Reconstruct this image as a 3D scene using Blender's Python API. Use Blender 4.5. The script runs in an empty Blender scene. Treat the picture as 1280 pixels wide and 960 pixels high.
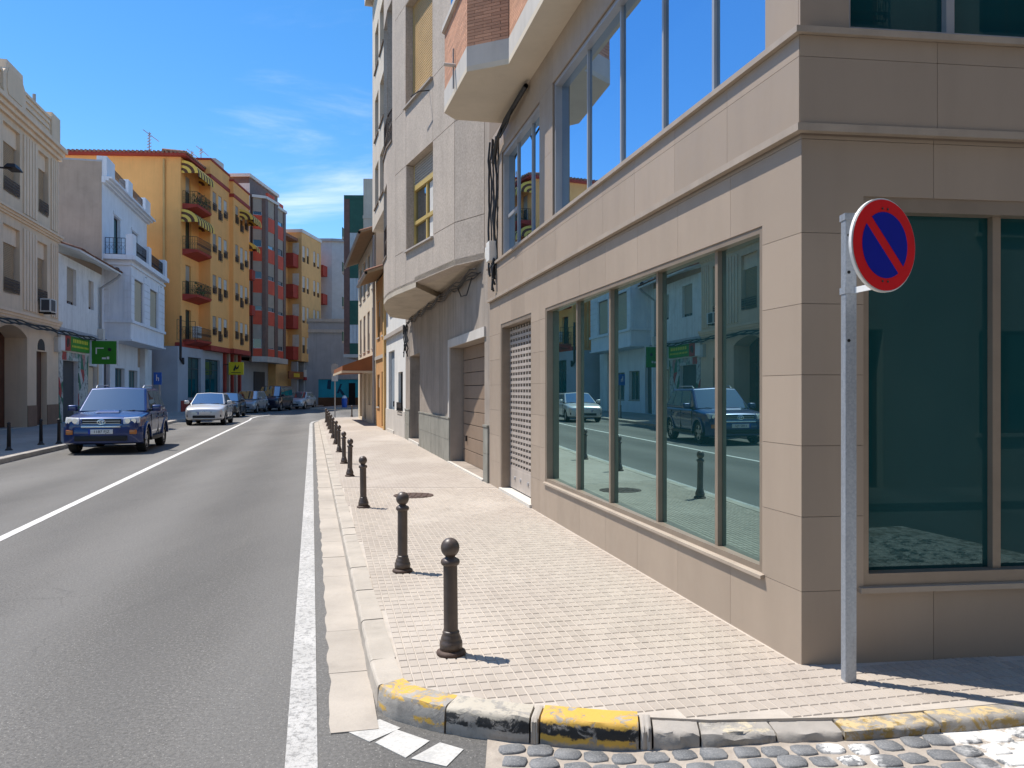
import bpy, bmesh, math, random
from mathutils import Vector, Matrix
random.seed(7)
R = math.radians
scene = bpy.context.scene
col = scene.collection

# ------------------------------------------------------------------ camera
CAM_Z = 1.71
cam_d = bpy.data.cameras.new('camera')
cam_d.sensor_width = 36.0
cam_d.lens = 28.125
cam_d.shift_y = 0.00625
cam_d.clip_start = 0.05
cam_d.clip_end = 2000
cam = bpy.data.objects.new('camera', cam_d)
cam.location = (0, 0, CAM_Z)
cam.rotation_euler = (R(90), 0, 0)
col.objects.link(cam)
scene.camera = cam

# ------------------------------------------------------------------ sun + sky
SUN_EL = R(63)
SUN_AZ = R(23)                      # measured from -X (left) towards +Y (ahead)
to_sun = Vector((-math.cos(SUN_AZ) * math.cos(SUN_EL), math.sin(SUN_AZ) * math.cos(SUN_EL), math.sin(SUN_EL)))
sl = bpy.data.lights.new('sun', 'SUN')
sl.energy = 4.8
sl.angle = R(0.55)
sl.color = (1.0, 0.955, 0.885)
so = bpy.data.objects.new('sun', sl)
so.rotation_euler = to_sun.to_track_quat('Z', 'Y').to_euler()
so.location = (-20, 20, 40)
col.objects.link(so)

world = bpy.data.worlds.new('World')
scene.world = world
world.use_nodes = True
nt = world.node_tree
for n in list(nt.nodes):
    nt.nodes.remove(n)
def WN(t, **k):
    n = nt.nodes.new(t)
    for a, b in k.items():
        setattr(n, a, b)
    return n
wo = WN('ShaderNodeOutputWorld')
bg = WN('ShaderNodeBackground')
bg.inputs['Strength'].default_value = 0.112
sky = WN('ShaderNodeTexSky')
sky.sky_type = 'NISHITA'
sky.sun_disc = False
sky.sun_elevation = SUN_EL
sky.sun_rotation = math.atan2(to_sun.x, to_sun.y)
sky.altitude = 100
sky.air_density = 1.0
sky.dust_density = 0.3
sky.ozone_density = 3.0
hs = WN('ShaderNodeHueSaturation')
hs.inputs['Saturation'].default_value = 1.34
hs.inputs['Value'].default_value = 1.28
nt.links.new(sky.outputs[0], hs.inputs['Color'])
# thin cirrus wisps: noise on the sky direction projected to a plane
tc = WN('ShaderNodeTexCoord')
sep = WN('ShaderNodeSeparateXYZ')
nt.links.new(tc.outputs['Generated'], sep.inputs[0])
def math_n(op, a, b=None):
    n = WN('ShaderNodeMath', operation=op)
    for i, v in enumerate((a, b)):
        if v is None:
            continue
        if isinstance(v, (int, float)):
            n.inputs[i].default_value = v
        else:
            nt.links.new(v, n.inputs[i])
    return n.outputs[0]
zz = math_n('MAXIMUM', math_n('ADD', sep.outputs[2], 0.12), 0.02)
cx = math_n('DIVIDE', sep.outputs[0], zz)
cy = math_n('DIVIDE', sep.outputs[1], zz)
cmb = WN('ShaderNodeCombineXYZ')
nt.links.new(cx, cmb.inputs[0]); nt.links.new(cy, cmb.inputs[1])
mp = WN('ShaderNodeMapping')
mp.inputs['Rotation'].default_value = (0, 0, R(-28))
mp.inputs['Scale'].default_value = (0.75, 1.7, 1)
mp.inputs['Location'].default_value = (2.15, 0.4, 0)
nt.links.new(cmb.outputs[0], mp.inputs[0])
n1 = WN('ShaderNodeTexNoise'); n1.inputs['Scale'].default_value = 0.9; n1.inputs['Detail'].default_value = 9
n1.inputs['Roughness'].default_value = 0.62; n1.inputs['Distortion'].default_value = 0.5
nt.links.new(mp.outputs[0], n1.inputs['Vector'])
n2 = WN('ShaderNodeTexNoise'); n2.inputs['Scale'].default_value = 0.42; n2.inputs['Detail'].default_value = 3
nt.links.new(mp.outputs[0], n2.inputs['Vector'])
cm = math_n('MULTIPLY', n1.outputs['Fac'], n2.outputs['Fac'])
# a bank of wisps low over the street ahead
dotn = WN('ShaderNodeVectorMath', operation='DOT_PRODUCT')
dotn.inputs[1].default_value = Vector((-.27, 1.0, .345)).normalized()
nt.links.new(tc.outputs['Generated'], dotn.inputs[0])
bank = WN('ShaderNodeMapRange'); bank.inputs['From Min'].default_value = .972; bank.inputs['From Max'].default_value = .999
bank.inputs['To Max'].default_value = .11
nt.links.new(dotn.outputs['Value'], bank.inputs[0])
cm = math_n('ADD', cm, bank.outputs[0])
hz = WN('ShaderNodeMapRange'); hz.inputs['From Min'].default_value = .06; hz.inputs['From Max'].default_value = .26; hz.inputs['To Min'].default_value = .55
nt.links.new(sep.outputs[2], hz.inputs[0])
cm = math_n('MULTIPLY', cm, hz.outputs[0])
mr = WN('ShaderNodeMapRange'); mr.inputs['From Min'].default_value = 0.300; mr.inputs['From Max'].default_value = 0.47
mr.inputs['To Max'].default_value = 0.62; mr.interpolation_type = 'SMOOTHSTEP'
nt.links.new(cm, mr.inputs[0])
mixc = WN('ShaderNodeMix', data_type='RGBA')
nt.links.new(mr.outputs[0], mixc.inputs['Factor'])
nt.links.new(hs.outputs[0], mixc.inputs['A'])
mixc.inputs['B'].default_value = (9.0, 9.3, 9.8, 1)
nt.links.new(mixc.outputs['Result'], bg.inputs['Color'])
nt.links.new(bg.outputs[0], wo.inputs[0])

scene.view_settings.view_transform = 'Standard'
scene.view_settings.look = 'None'
scene.view_settings.gamma = 1.0
scene.view_settings.exposure = 0.44
scene.view_settings.use_curve_mapping = False
scene.render.engine = 'CYCLES'
scene.cycles.max_bounces = 8
scene.cycles.glossy_bounces = 4

# ================================================================== materials
def srgb(r, g, b):
    f = lambda c: (c / 255 / 12.92) if c / 255 <= .04045 else ((c / 255 + .055) / 1.055) ** 2.4
    return (f(r), f(g), f(b))

class NT:
    def __init__(s, name):
        s.m = bpy.data.materials.new(name); s.m.use_nodes = True
        s.t = s.m.node_tree
        s.bsdf = s.t.nodes['Principled BSDF']; s.out = s.t.nodes['Material Output']
        s._pos = None
    def n(s, t, **k):
        x = s.t.nodes.new(t)
        for a, b in k.items(): setattr(x, a, b)
        return x
    def link(s, a, b): s.t.links.new(a, b)
    def pos(s):
        if s._pos is None: s._pos = s.n('ShaderNodeNewGeometry').outputs['Position']
        return s._pos
    def scaled(s, v, sc, rotz=0.0, loc=(0, 0, 0)):
        m = s.n('ShaderNodeMapping'); m.inputs['Scale'].default_value = sc
        m.inputs['Rotation'].default_value = (0, 0, rotz); m.inputs['Location'].default_value = loc
        s.link(v, m.inputs[0]); return m.outputs[0]
    def noise(s, v, scale, detail=4, rough=.55, dist=0):
        x = s.n('ShaderNodeTexNoise'); x.inputs['Scale'].default_value = scale
        x.inputs['Detail'].default_value = detail; x.inputs['Roughness'].default_value = rough
        x.inputs['Distortion'].default_value = dist
        s.link(v, x.inputs['Vector']); return x.outputs['Fac']
    def rng(s, f, a, b, c=0., d=1., smooth=False):
        x = s.n('ShaderNodeMapRange'); x.clamp = True
        if smooth: x.interpolation_type = 'SMOOTHSTEP'
        for i, v in enumerate((a, b, c, d)): x.inputs[i + 1].default_value = v
        s.link(f, x.inputs[0]); return x.outputs[0]
    def math(s, op, a, b=None):
        x = s.n('ShaderNodeMath', operation=op)
        for i, v in enumerate((a, b)):
            if v is None: continue
            if isinstance(v, (int, float)): x.inputs[i].default_value = v
            else: s.link(v, x.inputs[i])
        return x.outputs[0]
    def mix(s, f, a, b, blend='MIX'):
        x = s.n('ShaderNodeMix', data_type='RGBA'); x.blend_type = blend
        for k, v in (('Factor', f), ('A', a), ('B', b)):
            sock = [i for i in x.inputs if i.name == k and (k == 'Factor' and i.type == 'VALUE' or k != 'Factor' and i.type == 'RGBA')][0]
            if isinstance(v, (int, float)): sock.default_value = v
            elif isinstance(v, tuple): sock.default_value = (*v[:3], 1)
            else: s.link(v, sock)
        return [o for o in x.outputs if o.type == 'RGBA'][0]
    def bump(s, h, strength=.3, dist=.01):
        x = s.n('ShaderNodeBump'); x.inputs['Strength'].default_value = strength; x.inputs['Distance'].default_value = dist
        s.link(h, x.inputs['Height']); s.link(x.outputs[0], s.bsdf.inputs['Normal'])

def sc3(c, k): return tuple(min(1., max(0., x * k)) for x in c)

def mat(name, c, rough=.8, var=.12, vscale=1.2, metal=0., spec=.4, bump=0., bscale=60., streak=0., dirt=0., coat=0., fine=0., fscale=90., dirtcol=None):
    k = NT(name); b = k.bsdf
    b.inputs['Roughness'].default_value = rough; b.inputs['Metallic'].default_value = metal
    b.inputs['Specular IOR Level'].default_value = spec
    if coat: b.inputs['Coat Weight'].default_value = coat; b.inputs['Coat Roughness'].default_value = .03
    cur = tuple(c)
    if var > 0:
        f = k.rng(k.noise(k.pos(), vscale, 6, .6), .3, .7)
        cur = k.mix(f, sc3(c, 1 - var), sc3(c, 1 + var))
    if fine > 0:
        f = k.rng(k.noise(k.pos(), fscale, 3, .7), .3, .7)
        cur = k.mix(k.math('MULTIPLY', k.math('SUBTRACT', 1., f), fine), cur, sc3(c, .25))
    if streak > 0:
        v = k.scaled(k.pos(), (5, 5, .35))
        f = k.rng(k.noise(v, 1.0, 5, .65), .48, .75)
        cur = k.mix(k.math('MULTIPLY', f, streak), cur, sc3(c, .42))
    if dirt > 0:
        f = k.rng(k.noise(k.pos(), 2.3, 8, .7, .4), .52, .72)
        cur = k.mix(k.math('MULTIPLY', f, dirt), cur, dirtcol or sc3(c, .35))
    if isinstance(cur, tuple): b.inputs['Base Color'].default_value = (*cur, 1)
    else: k.link(cur, b.inputs['Base Color'])
    if bump > 0: k.bump(k.noise(k.pos(), bscale, 5, .65), bump, .006)
    return k.m

def glass(name, body, tint, f0, rough=.01, power=4.0, wav=.0):
    """opaque dark solar glass: body colour under a mirror layer that grows towards grazing angles"""
    k = NT(name); t = k.t
    b = k.bsdf
    b.inputs['Base Color'].default_value = (*body, 1); b.inputs['Roughness'].default_value = .25
    b.inputs['Specular IOR Level'].default_value = .0
    g = k.n('ShaderNodeBsdfGlossy'); g.inputs['Color'].default_value = (*tint, 1); g.inputs['Roughness'].default_value = rough
    lw = k.n('ShaderNodeLayerWeight'); lw.inputs['Blend'].default_value = .5
    p = k.math('POWER', lw.outputs['Facing'], power)
    f = k.math('ADD', k.math('MULTIPLY', p, 1 - f0), f0)
    if wav:
        bp = k.n('ShaderNodeBump'); bp.inputs['Strength'].default_value = wav; bp.inputs['Distance'].default_value = .02
        k.link(k.noise(k.pos(), .9, 1, .4), bp.inputs['Height']); k.link(bp.outputs[0], g.inputs['Normal'])
    mx = k.n('ShaderNodeMixShader'); k.link(f, mx.inputs[0]); k.link(b.outputs[0], mx.inputs[1]); k.link(g.outputs[0], mx.inputs[2])
    k.link(mx.outputs[0], k.out.inputs['Surface'])
    return k.m

MT = {}
# street surfaces
def asphalt_mat():
    k = NT('asphalt'); p = k.pos()
    c1 = (.172, .163, .150)
    big = k.rng(k.noise(k.scaled(p, (1, .25, 1), R(-14)), .55, 5, .6), .35, .68)
    cur = k.mix(big, sc3(c1, .82), sc3(c1, 1.16))
    g = k.rng(k.noise(p, 48, 4, .85), .38, .62)
    cur = k.mix(g, k.mix(.62, cur, (.045, .043, .041)), cur)
    v = k.n('ShaderNodeTexVoronoi'); v.inputs['Scale'].default_value = 66; k.link(p, v.inputs['Vector'])
    agg = k.rng(v.outputs['Distance'], .05, .34, 1, 0)
    wn = k.rng(v.outputs['Color'], .35, .8)
    cur = k.mix(k.math('MULTIPLY', k.math('MULTIPLY', agg, wn), .85), cur, (.40, .38, .345))
    oil = k.rng(k.noise(k.scaled(p, (1.2, .5, 1), R(-14)), .8, 7, .7, .6), .60, .74)
    cur = k.mix(k.math('MULTIPLY', oil, .3), cur, (.09, .086, .082))
    q = k.scaled(p, (1, 1, 1), -math.atan2(.9701, -.2425))
    sx = k.n('ShaderNodeSeparateXYZ'); k.link(q, sx.inputs[0])
    off = k.math('ADD', sx.outputs[1], k.math('MULTIPLY', k.noise(k.scaled(q, (.12, .3, 1)), 1., 3), .5))
    tr_ = k.math('SINE', k.math('MULTIPLY', off, 3.55))
    cur = k.mix(k.math('MULTIPLY', k.rng(tr_, -.2, 1.), .20), cur, (.235, .226, .212))
    cur = k.mix(k.math('MULTIPLY', k.rng(tr_, -1., -.3, 1, 0), .22), cur, (.085, .082, .078))
    vc = k.n('ShaderNodeTexVoronoi'); vc.feature = 'DISTANCE_TO_EDGE'; vc.inputs['Scale'].default_value = .55
    wv = k.n('ShaderNodeVectorMath', operation='ADD'); k.link(p, wv.inputs[0])
    nz = k.n('ShaderNodeTexNoise'); nz.inputs['Scale'].default_value = 3.2; nz.inputs['Detail'].default_value = 5; k.link(p, nz.inputs['Vector'])
    wm2 = k.n('ShaderNodeVectorMath', operation='SCALE'); wm2.inputs['Scale'].default_value = .35; k.link(nz.outputs['Color'], wm2.inputs[0]); k.link(wm2.outputs[0], wv.inputs[1])
    k.link(wv.outputs[0], vc.inputs['Vector'])
    crk = k.math('MULTIPLY', k.rng(vc.outputs['Distance'], .002, .007, 1, 0), k.rng(k.noise(p, .5, 2), .52, .6))
    cur = k.mix(k.math('MULTIPLY', crk, .22), cur, (.05, .048, .045))
    k.link(cur, k.bsdf.inputs['Base Color'])
    k.bsdf.inputs['Roughness'].default_value = .88; k.bsdf.inputs['Specular IOR Level'].default_value = .3
    k.bump(k.math('ADD', k.noise(p, 110, 3, .7), k.math('MULTIPLY', agg, .35)), .75, .006)
    return k.m
MT['asphalt'] = asphalt_mat()

PU = Vector((-.2223, .9750, 0)).normalized()      # street direction along the near facade
PROT = math.atan2(PU.y, PU.x)
BW, BL = .056, .112                                # paving block pitch across / along
def paving_mat(name, blocks):
    k = NT(name); p = k.pos()
    c = (.392, .338, .280)
    q = k.scaled(p, (1, 1, 1), -PROT)
    # per-block tone
    sn = k.n('ShaderNodeVectorMath', operation='SNAP'); sn.inputs[1].default_value = (BL, BW, 10)
    k.link(q, sn.inputs[0])
    wn = k.n('ShaderNodeTexWhiteNoise'); wn.noise_dimensions = '3D'; k.link(sn.outputs[0], wn.inputs['Vector'])
    cur = k.mix(wn.outputs['Value'], sc3(c, .9), sc3(c, 1.07))
    big = k.rng(k.noise(p, .75, 6, .62, .5), .36, .7)
    cur = k.mix(k.math('MULTIPLY', big, .5), cur, (.345, .29, .245))
    st_ = k.rng(k.noise(p, 2.6, 7, .72, .8), .58, .70)
    cur = k.mix(k.math('MULTIPLY', st_, .35), cur, (.27, .23, .195))
    pale = k.rng(k.noise(k.scaled(p, (1, .5, 1), R(-13)), .5, 5, .6, .3), .48, .64)
    cur = k.mix(k.math('MULTIPLY', pale, .65), cur, (.50, .44, .375))
    sp = k.rng(k.noise(p, 38, 4, .8), .66, .74)
    cur = k.mix(k.math('MULTIPLY', sp, .4), cur, (.25, .21, .18))
    if blocks == 'far':
        br = k.n('ShaderNodeTexBrick'); br.offset = 0; br.inputs['Scale'].default_value = 1
        br.inputs['Mortar Size'].default_value = .006; br.inputs['Brick Width'].default_value = BL; br.inputs['Row Height'].default_value = BW
        br.inputs['Mortar Smooth'].default_value = .4
        k.link(q, br.inputs['Vector'])
        cur = k.mix(k.math('MULTIPLY', br.outputs['Fac'], .3), cur, (.56, .49, .42))
        cur = k.mix(1., cur, (.91, .91, .92), 'MULTIPLY')  # evenly darker: paints in the relief shade that raised blocks would give
    k.link(cur, k.bsdf.inputs['Base Color'])
    k.bsdf.inputs['Roughness'].default_value = .85; k.bsdf.inputs['Specular IOR Level'].default_value = .25
    k.bump(k.noise(p, 70, 4, .7), .25, .004)
    return k.m
MT['paver'] = paving_mat('paving_block', 'near')
MT['pave_far'] = paving_mat('paving_far', 'far')
MT['grout'] = mat('sand_grout', (.45, .395, .335), .95, .12, 6, bump=.4, bscale=120)
MT['kerb'] = mat('kerb_concrete', (.43, .378, .315), .88, .14, 2.2, bump=.35, bscale=60, dirt=.3, fine=.14)
MT['gutter'] = mat('gutter_concrete', (.41, .36, .302), .9, .16, 1.3, bump=.3, bscale=70, dirt=.22, fine=.12)
MT['kerb_dark'] = mat('kerb_stone_grey', (.36, .325, .285), .9, .2, 3, bump=.4, bscale=50, dirt=.4)
MT['cobble'] = None
def cobble_mat():
    k = NT('granite_cobble'); p = k.pos()
    oi = k.n('ShaderNodeObjectInfo')
    f = k.rng(k.noise(p, 9, 5, .6), .3, .7)
    cur = k.mix(f, (.085, .09, .095), (.19, .19, .19))
    s = k.rng(k.noise(p, 130, 3, .7), .5, .7)
    cur = k.mix(k.math('MULTIPLY', s, .5), cur, (.38, .36, .34))
    sep = k.n('ShaderNodeSeparateXYZ'); k.link(p, sep.inputs[0])
    zone = k.math('MULTIPLY', k.rng(sep.outputs[0], 2.02, 2.12), k.rng(k.noise(p, 7, 6, .7), .40, .50))
    z2 = k.math('MULTIPLY', k.math('MULTIPLY', k.rng(sep.outputs[0], 1.40, 1.44), k.rng(sep.outputs[0], 1.6, 1.66, 1, 0)), k.rng(k.noise(p, 11, 6, .7), .47, .55))
    cur = k.mix(k.math('MAXIMUM', zone, z2), cur, (.72, .70, .66))
    k.link(cur, k.bsdf.inputs['Base Color']); k.bsdf.inputs['Roughness'].default_value = .75
    k.bump(k.noise(p, 60, 4, .7), .4, .004)
    return k.m
MT['cobble'] = cobble_mat()
def joint_mat():
    k = NT('sandy_joint'); p = k.pos()
    cur = k.mix(k.rng(k.noise(p, 14, 6, .7), .3, .7), (.30, .255, .21), (.43, .37, .305))
    sep = k.n('ShaderNodeSeparateXYZ'); k.link(p, sep.inputs[0])
    zone = k.math('MULTIPLY', k.rng(sep.outputs[0], 2.02, 2.12), k.rng(k.noise(p, 7, 6, .7), .44, .54))
    cur = k.mix(zone, cur, (.70, .68, .64))
    k.link(cur, k.bsdf.inputs['Base Color']); k.bsdf.inputs['Roughness'].default_value = .95
    k.bump(k.noise(p, 90, 4, .7), .6, .006)
    return k.m
MT['joint'] = joint_mat()

def paint_kerb(name, top, face, low, cover=.5, off=0.):
    """worn paint on a stone: one colour on the top, another on the face, stone showing through"""
    k = NT(name); p = k.scaled(k.pos(), (1, 1, 1), 0, (off, off, 0))
    st = k.mix(k.rng(k.noise(p, 8, 6, .65), .3, .7), (.20, .185, .165), (.42, .38, .33))
    g = k.n('ShaderNodeNewGeometry'); sn = k.n('ShaderNodeSeparateXYZ'); k.link(g.outputs['Normal'], sn.inputs[0])
    sp = k.n('ShaderNodeSeparateXYZ'); k.link(g.outputs['Position'], sp.inputs[0])
    wob = k.math('MULTIPLY', k.math('SUBTRACT', k.noise(p, 16, 5, .7), .5), .07)
    zn = k.math('ADD', sp.outputs[2], wob)
    upper = k.rng(zn, .106, .114)
    lower = k.rng(zn, .052, .060, 1, 0)
    paint = k.mix(upper, k.mix(lower, face, low), top)
    wear = k.rng(k.noise(p, 10, 8, .72, .6), cover - .03, cover + .04)
    deep = k.math('MULTIPLY', k.rng(zn, .02, .035, 1, 0), 1.0)
    f = k.math('MULTIPLY', wear, k.math('SUBTRACT', 1., deep))
    cur = k.mix(f, st, paint)
    k.link(cur, k.bsdf.inputs['Base Color']); k.bsdf.inputs['Roughness'].default_value = .7
    k.bump(k.math('ADD', k.noise(p, 30, 5, .7), k.math('MULTIPLY', wear, .4)), .5, .006)
    return k.m
YEL = (.60, .36, .06); BLK = (.022, .022, .022); STN = (.36, .33, .29)
MT['pk1'] = paint_kerb('worn_paint_yellow', YEL, STN, YEL, .50, .0)
MT['pk2'] = paint_kerb('worn_paint_black', (.45, .40, .32), BLK, STN, .44, 3.1)
MT['pk3'] = paint_kerb('worn_paint_yellow_black', YEL, BLK, YEL, .42, 6.3)
MT['pk4'] = paint_kerb('worn_paint_pale', (.55, .47, .33), STN, STN, .50, 1.7)
MT['pk5'] = paint_kerb('worn_paint_yellow_faded', (.56, .42, .22), (.30, .20, .06), (.45, .33, .12), .50, 9.2)
def line_mat():
    k = NT('road_paint'); p = k.pos()
    w = k.math('MAXIMUM', k.rng(k.noise(p, 26, 8, .75, .6), .50, .58), k.rng(k.noise(p, 140, 3, .7), .60, .66))
    v = k.n('ShaderNodeTexVoronoi'); v.feature = 'DISTANCE_TO_EDGE'; v.inputs['Scale'].default_value = 15
    k.link(k.scaled(p, (1, 1, 1)), v.inputs['Vector'])
    cr = k.math('MULTIPLY', k.rng(v.outputs['Distance'], .004, .02, 1, 0), k.rng(k.noise(p, 3, 3), .42, .6))
    f = k.math('MAXIMUM', w, cr)
    base = k.mix(k.rng(k.noise(p, 1.6, 4), .3, .7), (.38, .365, .34), (.51, .49, .46))
    k.link(k.mix(k.math('MULTIPLY', f, .7), base, (.16, .155, .145)), k.bsdf.inputs['Base Color'])
    k.bsdf.inputs['Roughness'].default_value = .75
    k.bump(k.noise(p, 100, 3, .7), .5, .004)
    return k.m
MT['line'] = line_mat()
MT['line_thin'] = mat('road_paint_thin', (.60, .58, .55), .8, .15, 3, dirt=.35)
# near clad building
def clad_mat():
    k = NT('clad_panel'); p = k.pos(); oi = k.n('ShaderNodeObjectInfo')
    c = (.345, .270, .205)
    cur = k.mix(oi.outputs['Random'], sc3(c, .93), sc3(c, 1.06))
    cur = k.mix(k.math('MULTIPLY', k.rng(k.noise(k.scaled(p, (3, 3, .5)), 1.0, 5, .6), .45, .75), .30), cur, sc3(c, .68))
    cur = k.mix(k.math('MULTIPLY', k.rng(k.noise(p, 1.1, 5, .6), .35, .7), .14), cur, sc3(c, 1.15))
    sp = k.n('ShaderNodeSeparateXYZ'); k.link(p, sp.inputs[0])
    low = k.math('MULTIPLY', k.rng(k.math('ADD', sp.outputs[2], k.math('MULTIPLY', k.noise(p, 3.5, 5, .7), .35)), .18, .52, 1, 0), .35)
    cur = k.mix(low, cur, (.30, .25, .20))
    k.link(cur, k.bsdf.inputs['Base Color'])
    k.link(k.rng(k.noise(p, 5, 4), .3, .7, .42, .58), k.bsdf.inputs['Roughness'])
    k.bsdf.inputs['Specular IOR Level'].default_value = .35
    k.bump(k.noise(p, 45, 3, .6), .06, .003)
    return k.m
MT['clad'] = clad_mat()
MT['joint_dark'] = mat('joint_sealant', (.20, .155, .12), .9, .1)
MT['ledge'] = mat('ledge_metal', (.37, .30, .235), .45, .1, 3, streak=.25)
MT['bronze'] = mat('window_frame_bronze', (.26, .205, .155), .42, .1, 4, metal=.25)
MT['alu'] = mat('window_frame_grey', (.36, .36, .37), .4, .06, 4, metal=.3)
MT['glass_shop'] = glass('shop_glass', (.006, .030, .034), (.58, .83, .82), .30, .004, 2.0, .03)
MT['glass_upper'] = glass('upper_glass', (.012, .03, .035), (.60, .78, .97), .60, .004, 2.0, .03)
MT['glass_dark'] = glass('dark_glass', (.008, .050, .056), (.6, .86, .86), .05, .01, 4, .03)
MT['glass_win'] = glass('window_glass', (.020, .024, .028), (.8, .88, .95), .08, .02, 3)
MT['glass_car'] = glass('car_glass', (.012, .016, .020), (.74, .92, 1.0), .26, .01, 2.0)
MT['soffit'] = mat('soffit_render', (.56, .48, .37), .85, .08, 1.0, dirt=.12, streak=.0)
MT['band'] = mat('concrete_band', (.50, .46, .41), .85, .10, 1.5, streak=.2, bump=.2)
MT['brick'] = None
def brick_mat():
    k = NT('thin_brick'); p = k.pos(); oi = k.n('ShaderNodeObjectInfo')
    c = (.53, .275, .165)
    cur = k.mix(oi.outputs['Random'], sc3(c, .82), sc3(c, 1.16))
    cur = k.mix(k.math('MULTIPLY', k.rng(k.noise(p, 50, 4, .7), .45, .7), .3), cur, sc3(c, .6))
    k.link(cur, k.bsdf.inputs['Base Color']); k.bsdf.inputs['Roughness'].default_value = .85
    k.bump(k.noise(p, 90, 4, .7), .3, .003)
    return k.m
MT['brick'] = brick_mat()
MT['mortar'] = mat('mortar', (.27, .17, .12), .95, .1)
MT['shutter'] = mat('shutter_metal', (.46, .40, .35), .45, .08, 4, metal=.2, streak=.2)
MT['dark'] = mat('dark_interior', (.012, .012, .012), .9, 0)
MT['white_step'] = mat('stone_step', (.56, .52, .46), .7, .1, 3, dirt=.2)
# terrazzo / concrete building
MT['terrazzo'] = mat('washed_concrete', (.52, .435, .355), .9, .10, 1.4, bump=.5, bscale=45, streak=.22, fine=.42, fscale=26)
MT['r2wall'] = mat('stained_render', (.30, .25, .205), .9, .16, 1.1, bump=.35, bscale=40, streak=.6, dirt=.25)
MT['r2soffit'] = mat('soffit_concrete', (.47, .40, .31), .9, .14, 1.6, dirt=.3, bump=.2)
MT['wain'] = mat('slate_slab', (.245, .235, .20), .6, .2, 2.0, streak=.55, dirt=.3, bump=.2)
MT['garage'] = mat('garage_door', (.235, .165, .115), .6, .10, 2.0, streak=.2)
MT['yframe'] = mat('yellow_frame', (.50, .36, .12), .5, .08)
MT['yblind'] = mat('yellow_blind', (.50, .335, .15), .65, .1, 2)
MT['bblind'] = mat('beige_blind', (.40, .35, .29), .7, .08)
MT['curtain'] = mat('curtain', (.60, .57, .52), .9, .1, 4)
MT['sill'] = mat('sill_stone', (.40, .35, .30), .8, .1)
MT['iron'] = mat('wrought_iron', (.028, .022, .020), .55, .1)
MT['rust'] = mat('brown_iron', (.075, .045, .03), .6, .2)
MT['cable'] = mat('black_cable', (.016, .016, .017), .55, 0)
MT['greypipe'] = mat('grey_pipe', (.30, .29, .28), .6, .1)
MT['boxwhite'] = mat('junction_box', (.62, .59, .54), .6, .1, dirt=.2)
MT['galv'] = None
def galv_mat():
    k = NT('galvanised_steel'); p = k.pos()
    v = k.n('ShaderNodeTexVoronoi'); v.inputs['Scale'].default_value = 90; k.link(p, v.inputs['Vector'])
    f = k.rng(v.outputs['Color'], 0, 1)
    cur = k.mix(f, (.30, .33, .37), (.40, .43, .47))
    cur = k.mix(k.math('MULTIPLY', k.rng(k.noise(k.scaled(p, (8, 8, 1)), 2, 5, .7), .5, .7), .4), cur, (.26, .26, .27))
    k.link(cur, k.bsdf.inputs['Base Color']); k.bsdf.inputs['Metallic'].default_value = .55
    k.bsdf.inputs['Roughness'].default_value = .5
    return k.m
MT['galv'] = galv_mat()
MT['sign_red'] = mat('sign_red', (.60, .008, .010), .6, .06, 8, spec=.12)
MT['sign_blue'] = mat('sign_blue', (.004, .008, .27), .6, .06, 8, spec=.12)
MT['sign_white'] = mat('sign_white', (.72, .71, .69), .4, .06)
MT['sign_back'] = mat('sign_back', (.42, .43, .44), .45, .06, metal=.4)
MT['bollard'] = mat('bollard_iron', (.078, .056, .043), .42, .25, 9, spec=.5, bump=.12, bscale=70, dirt=.5, dirtcol=(.085, .050, .032))
MT['bollard_flange'] = mat('bollard_flange', (.075, .045, .032), .7, .3, 20, bump=.2)

# ================================================================== mesh helpers
class Frame:
    """facade frame: s runs along the wall, o out of it towards the street, z up"""
    def __init__(s, origin, d, side=1):
        s.o = Vector((origin[0], origin[1], 0)); s.u = Vector((d[0], d[1], 0)).normalized()
        left = Vector((-s.u.y, s.u.x, 0)); s.n = left if side > 0 else -left
        s.side = side
        x = s.u if side > 0 else -s.u
        s.rot = math.atan2(x.y, x.x)
    def at(s, a, b, c): return s.o + s.u * a + s.n * b + Vector((0, 0, c))

class LocalFrame(Frame):
    def __init__(s, side): s.o = Vector(); s.u = Vector((side, 0, 0)); s.n = Vector((0, 1, 0)); s.side = side; s.rot = 0

def wloc(o):
    v = Vector()
    while o is not None: v = v + o.location; o = o.parent
    return v

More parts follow.
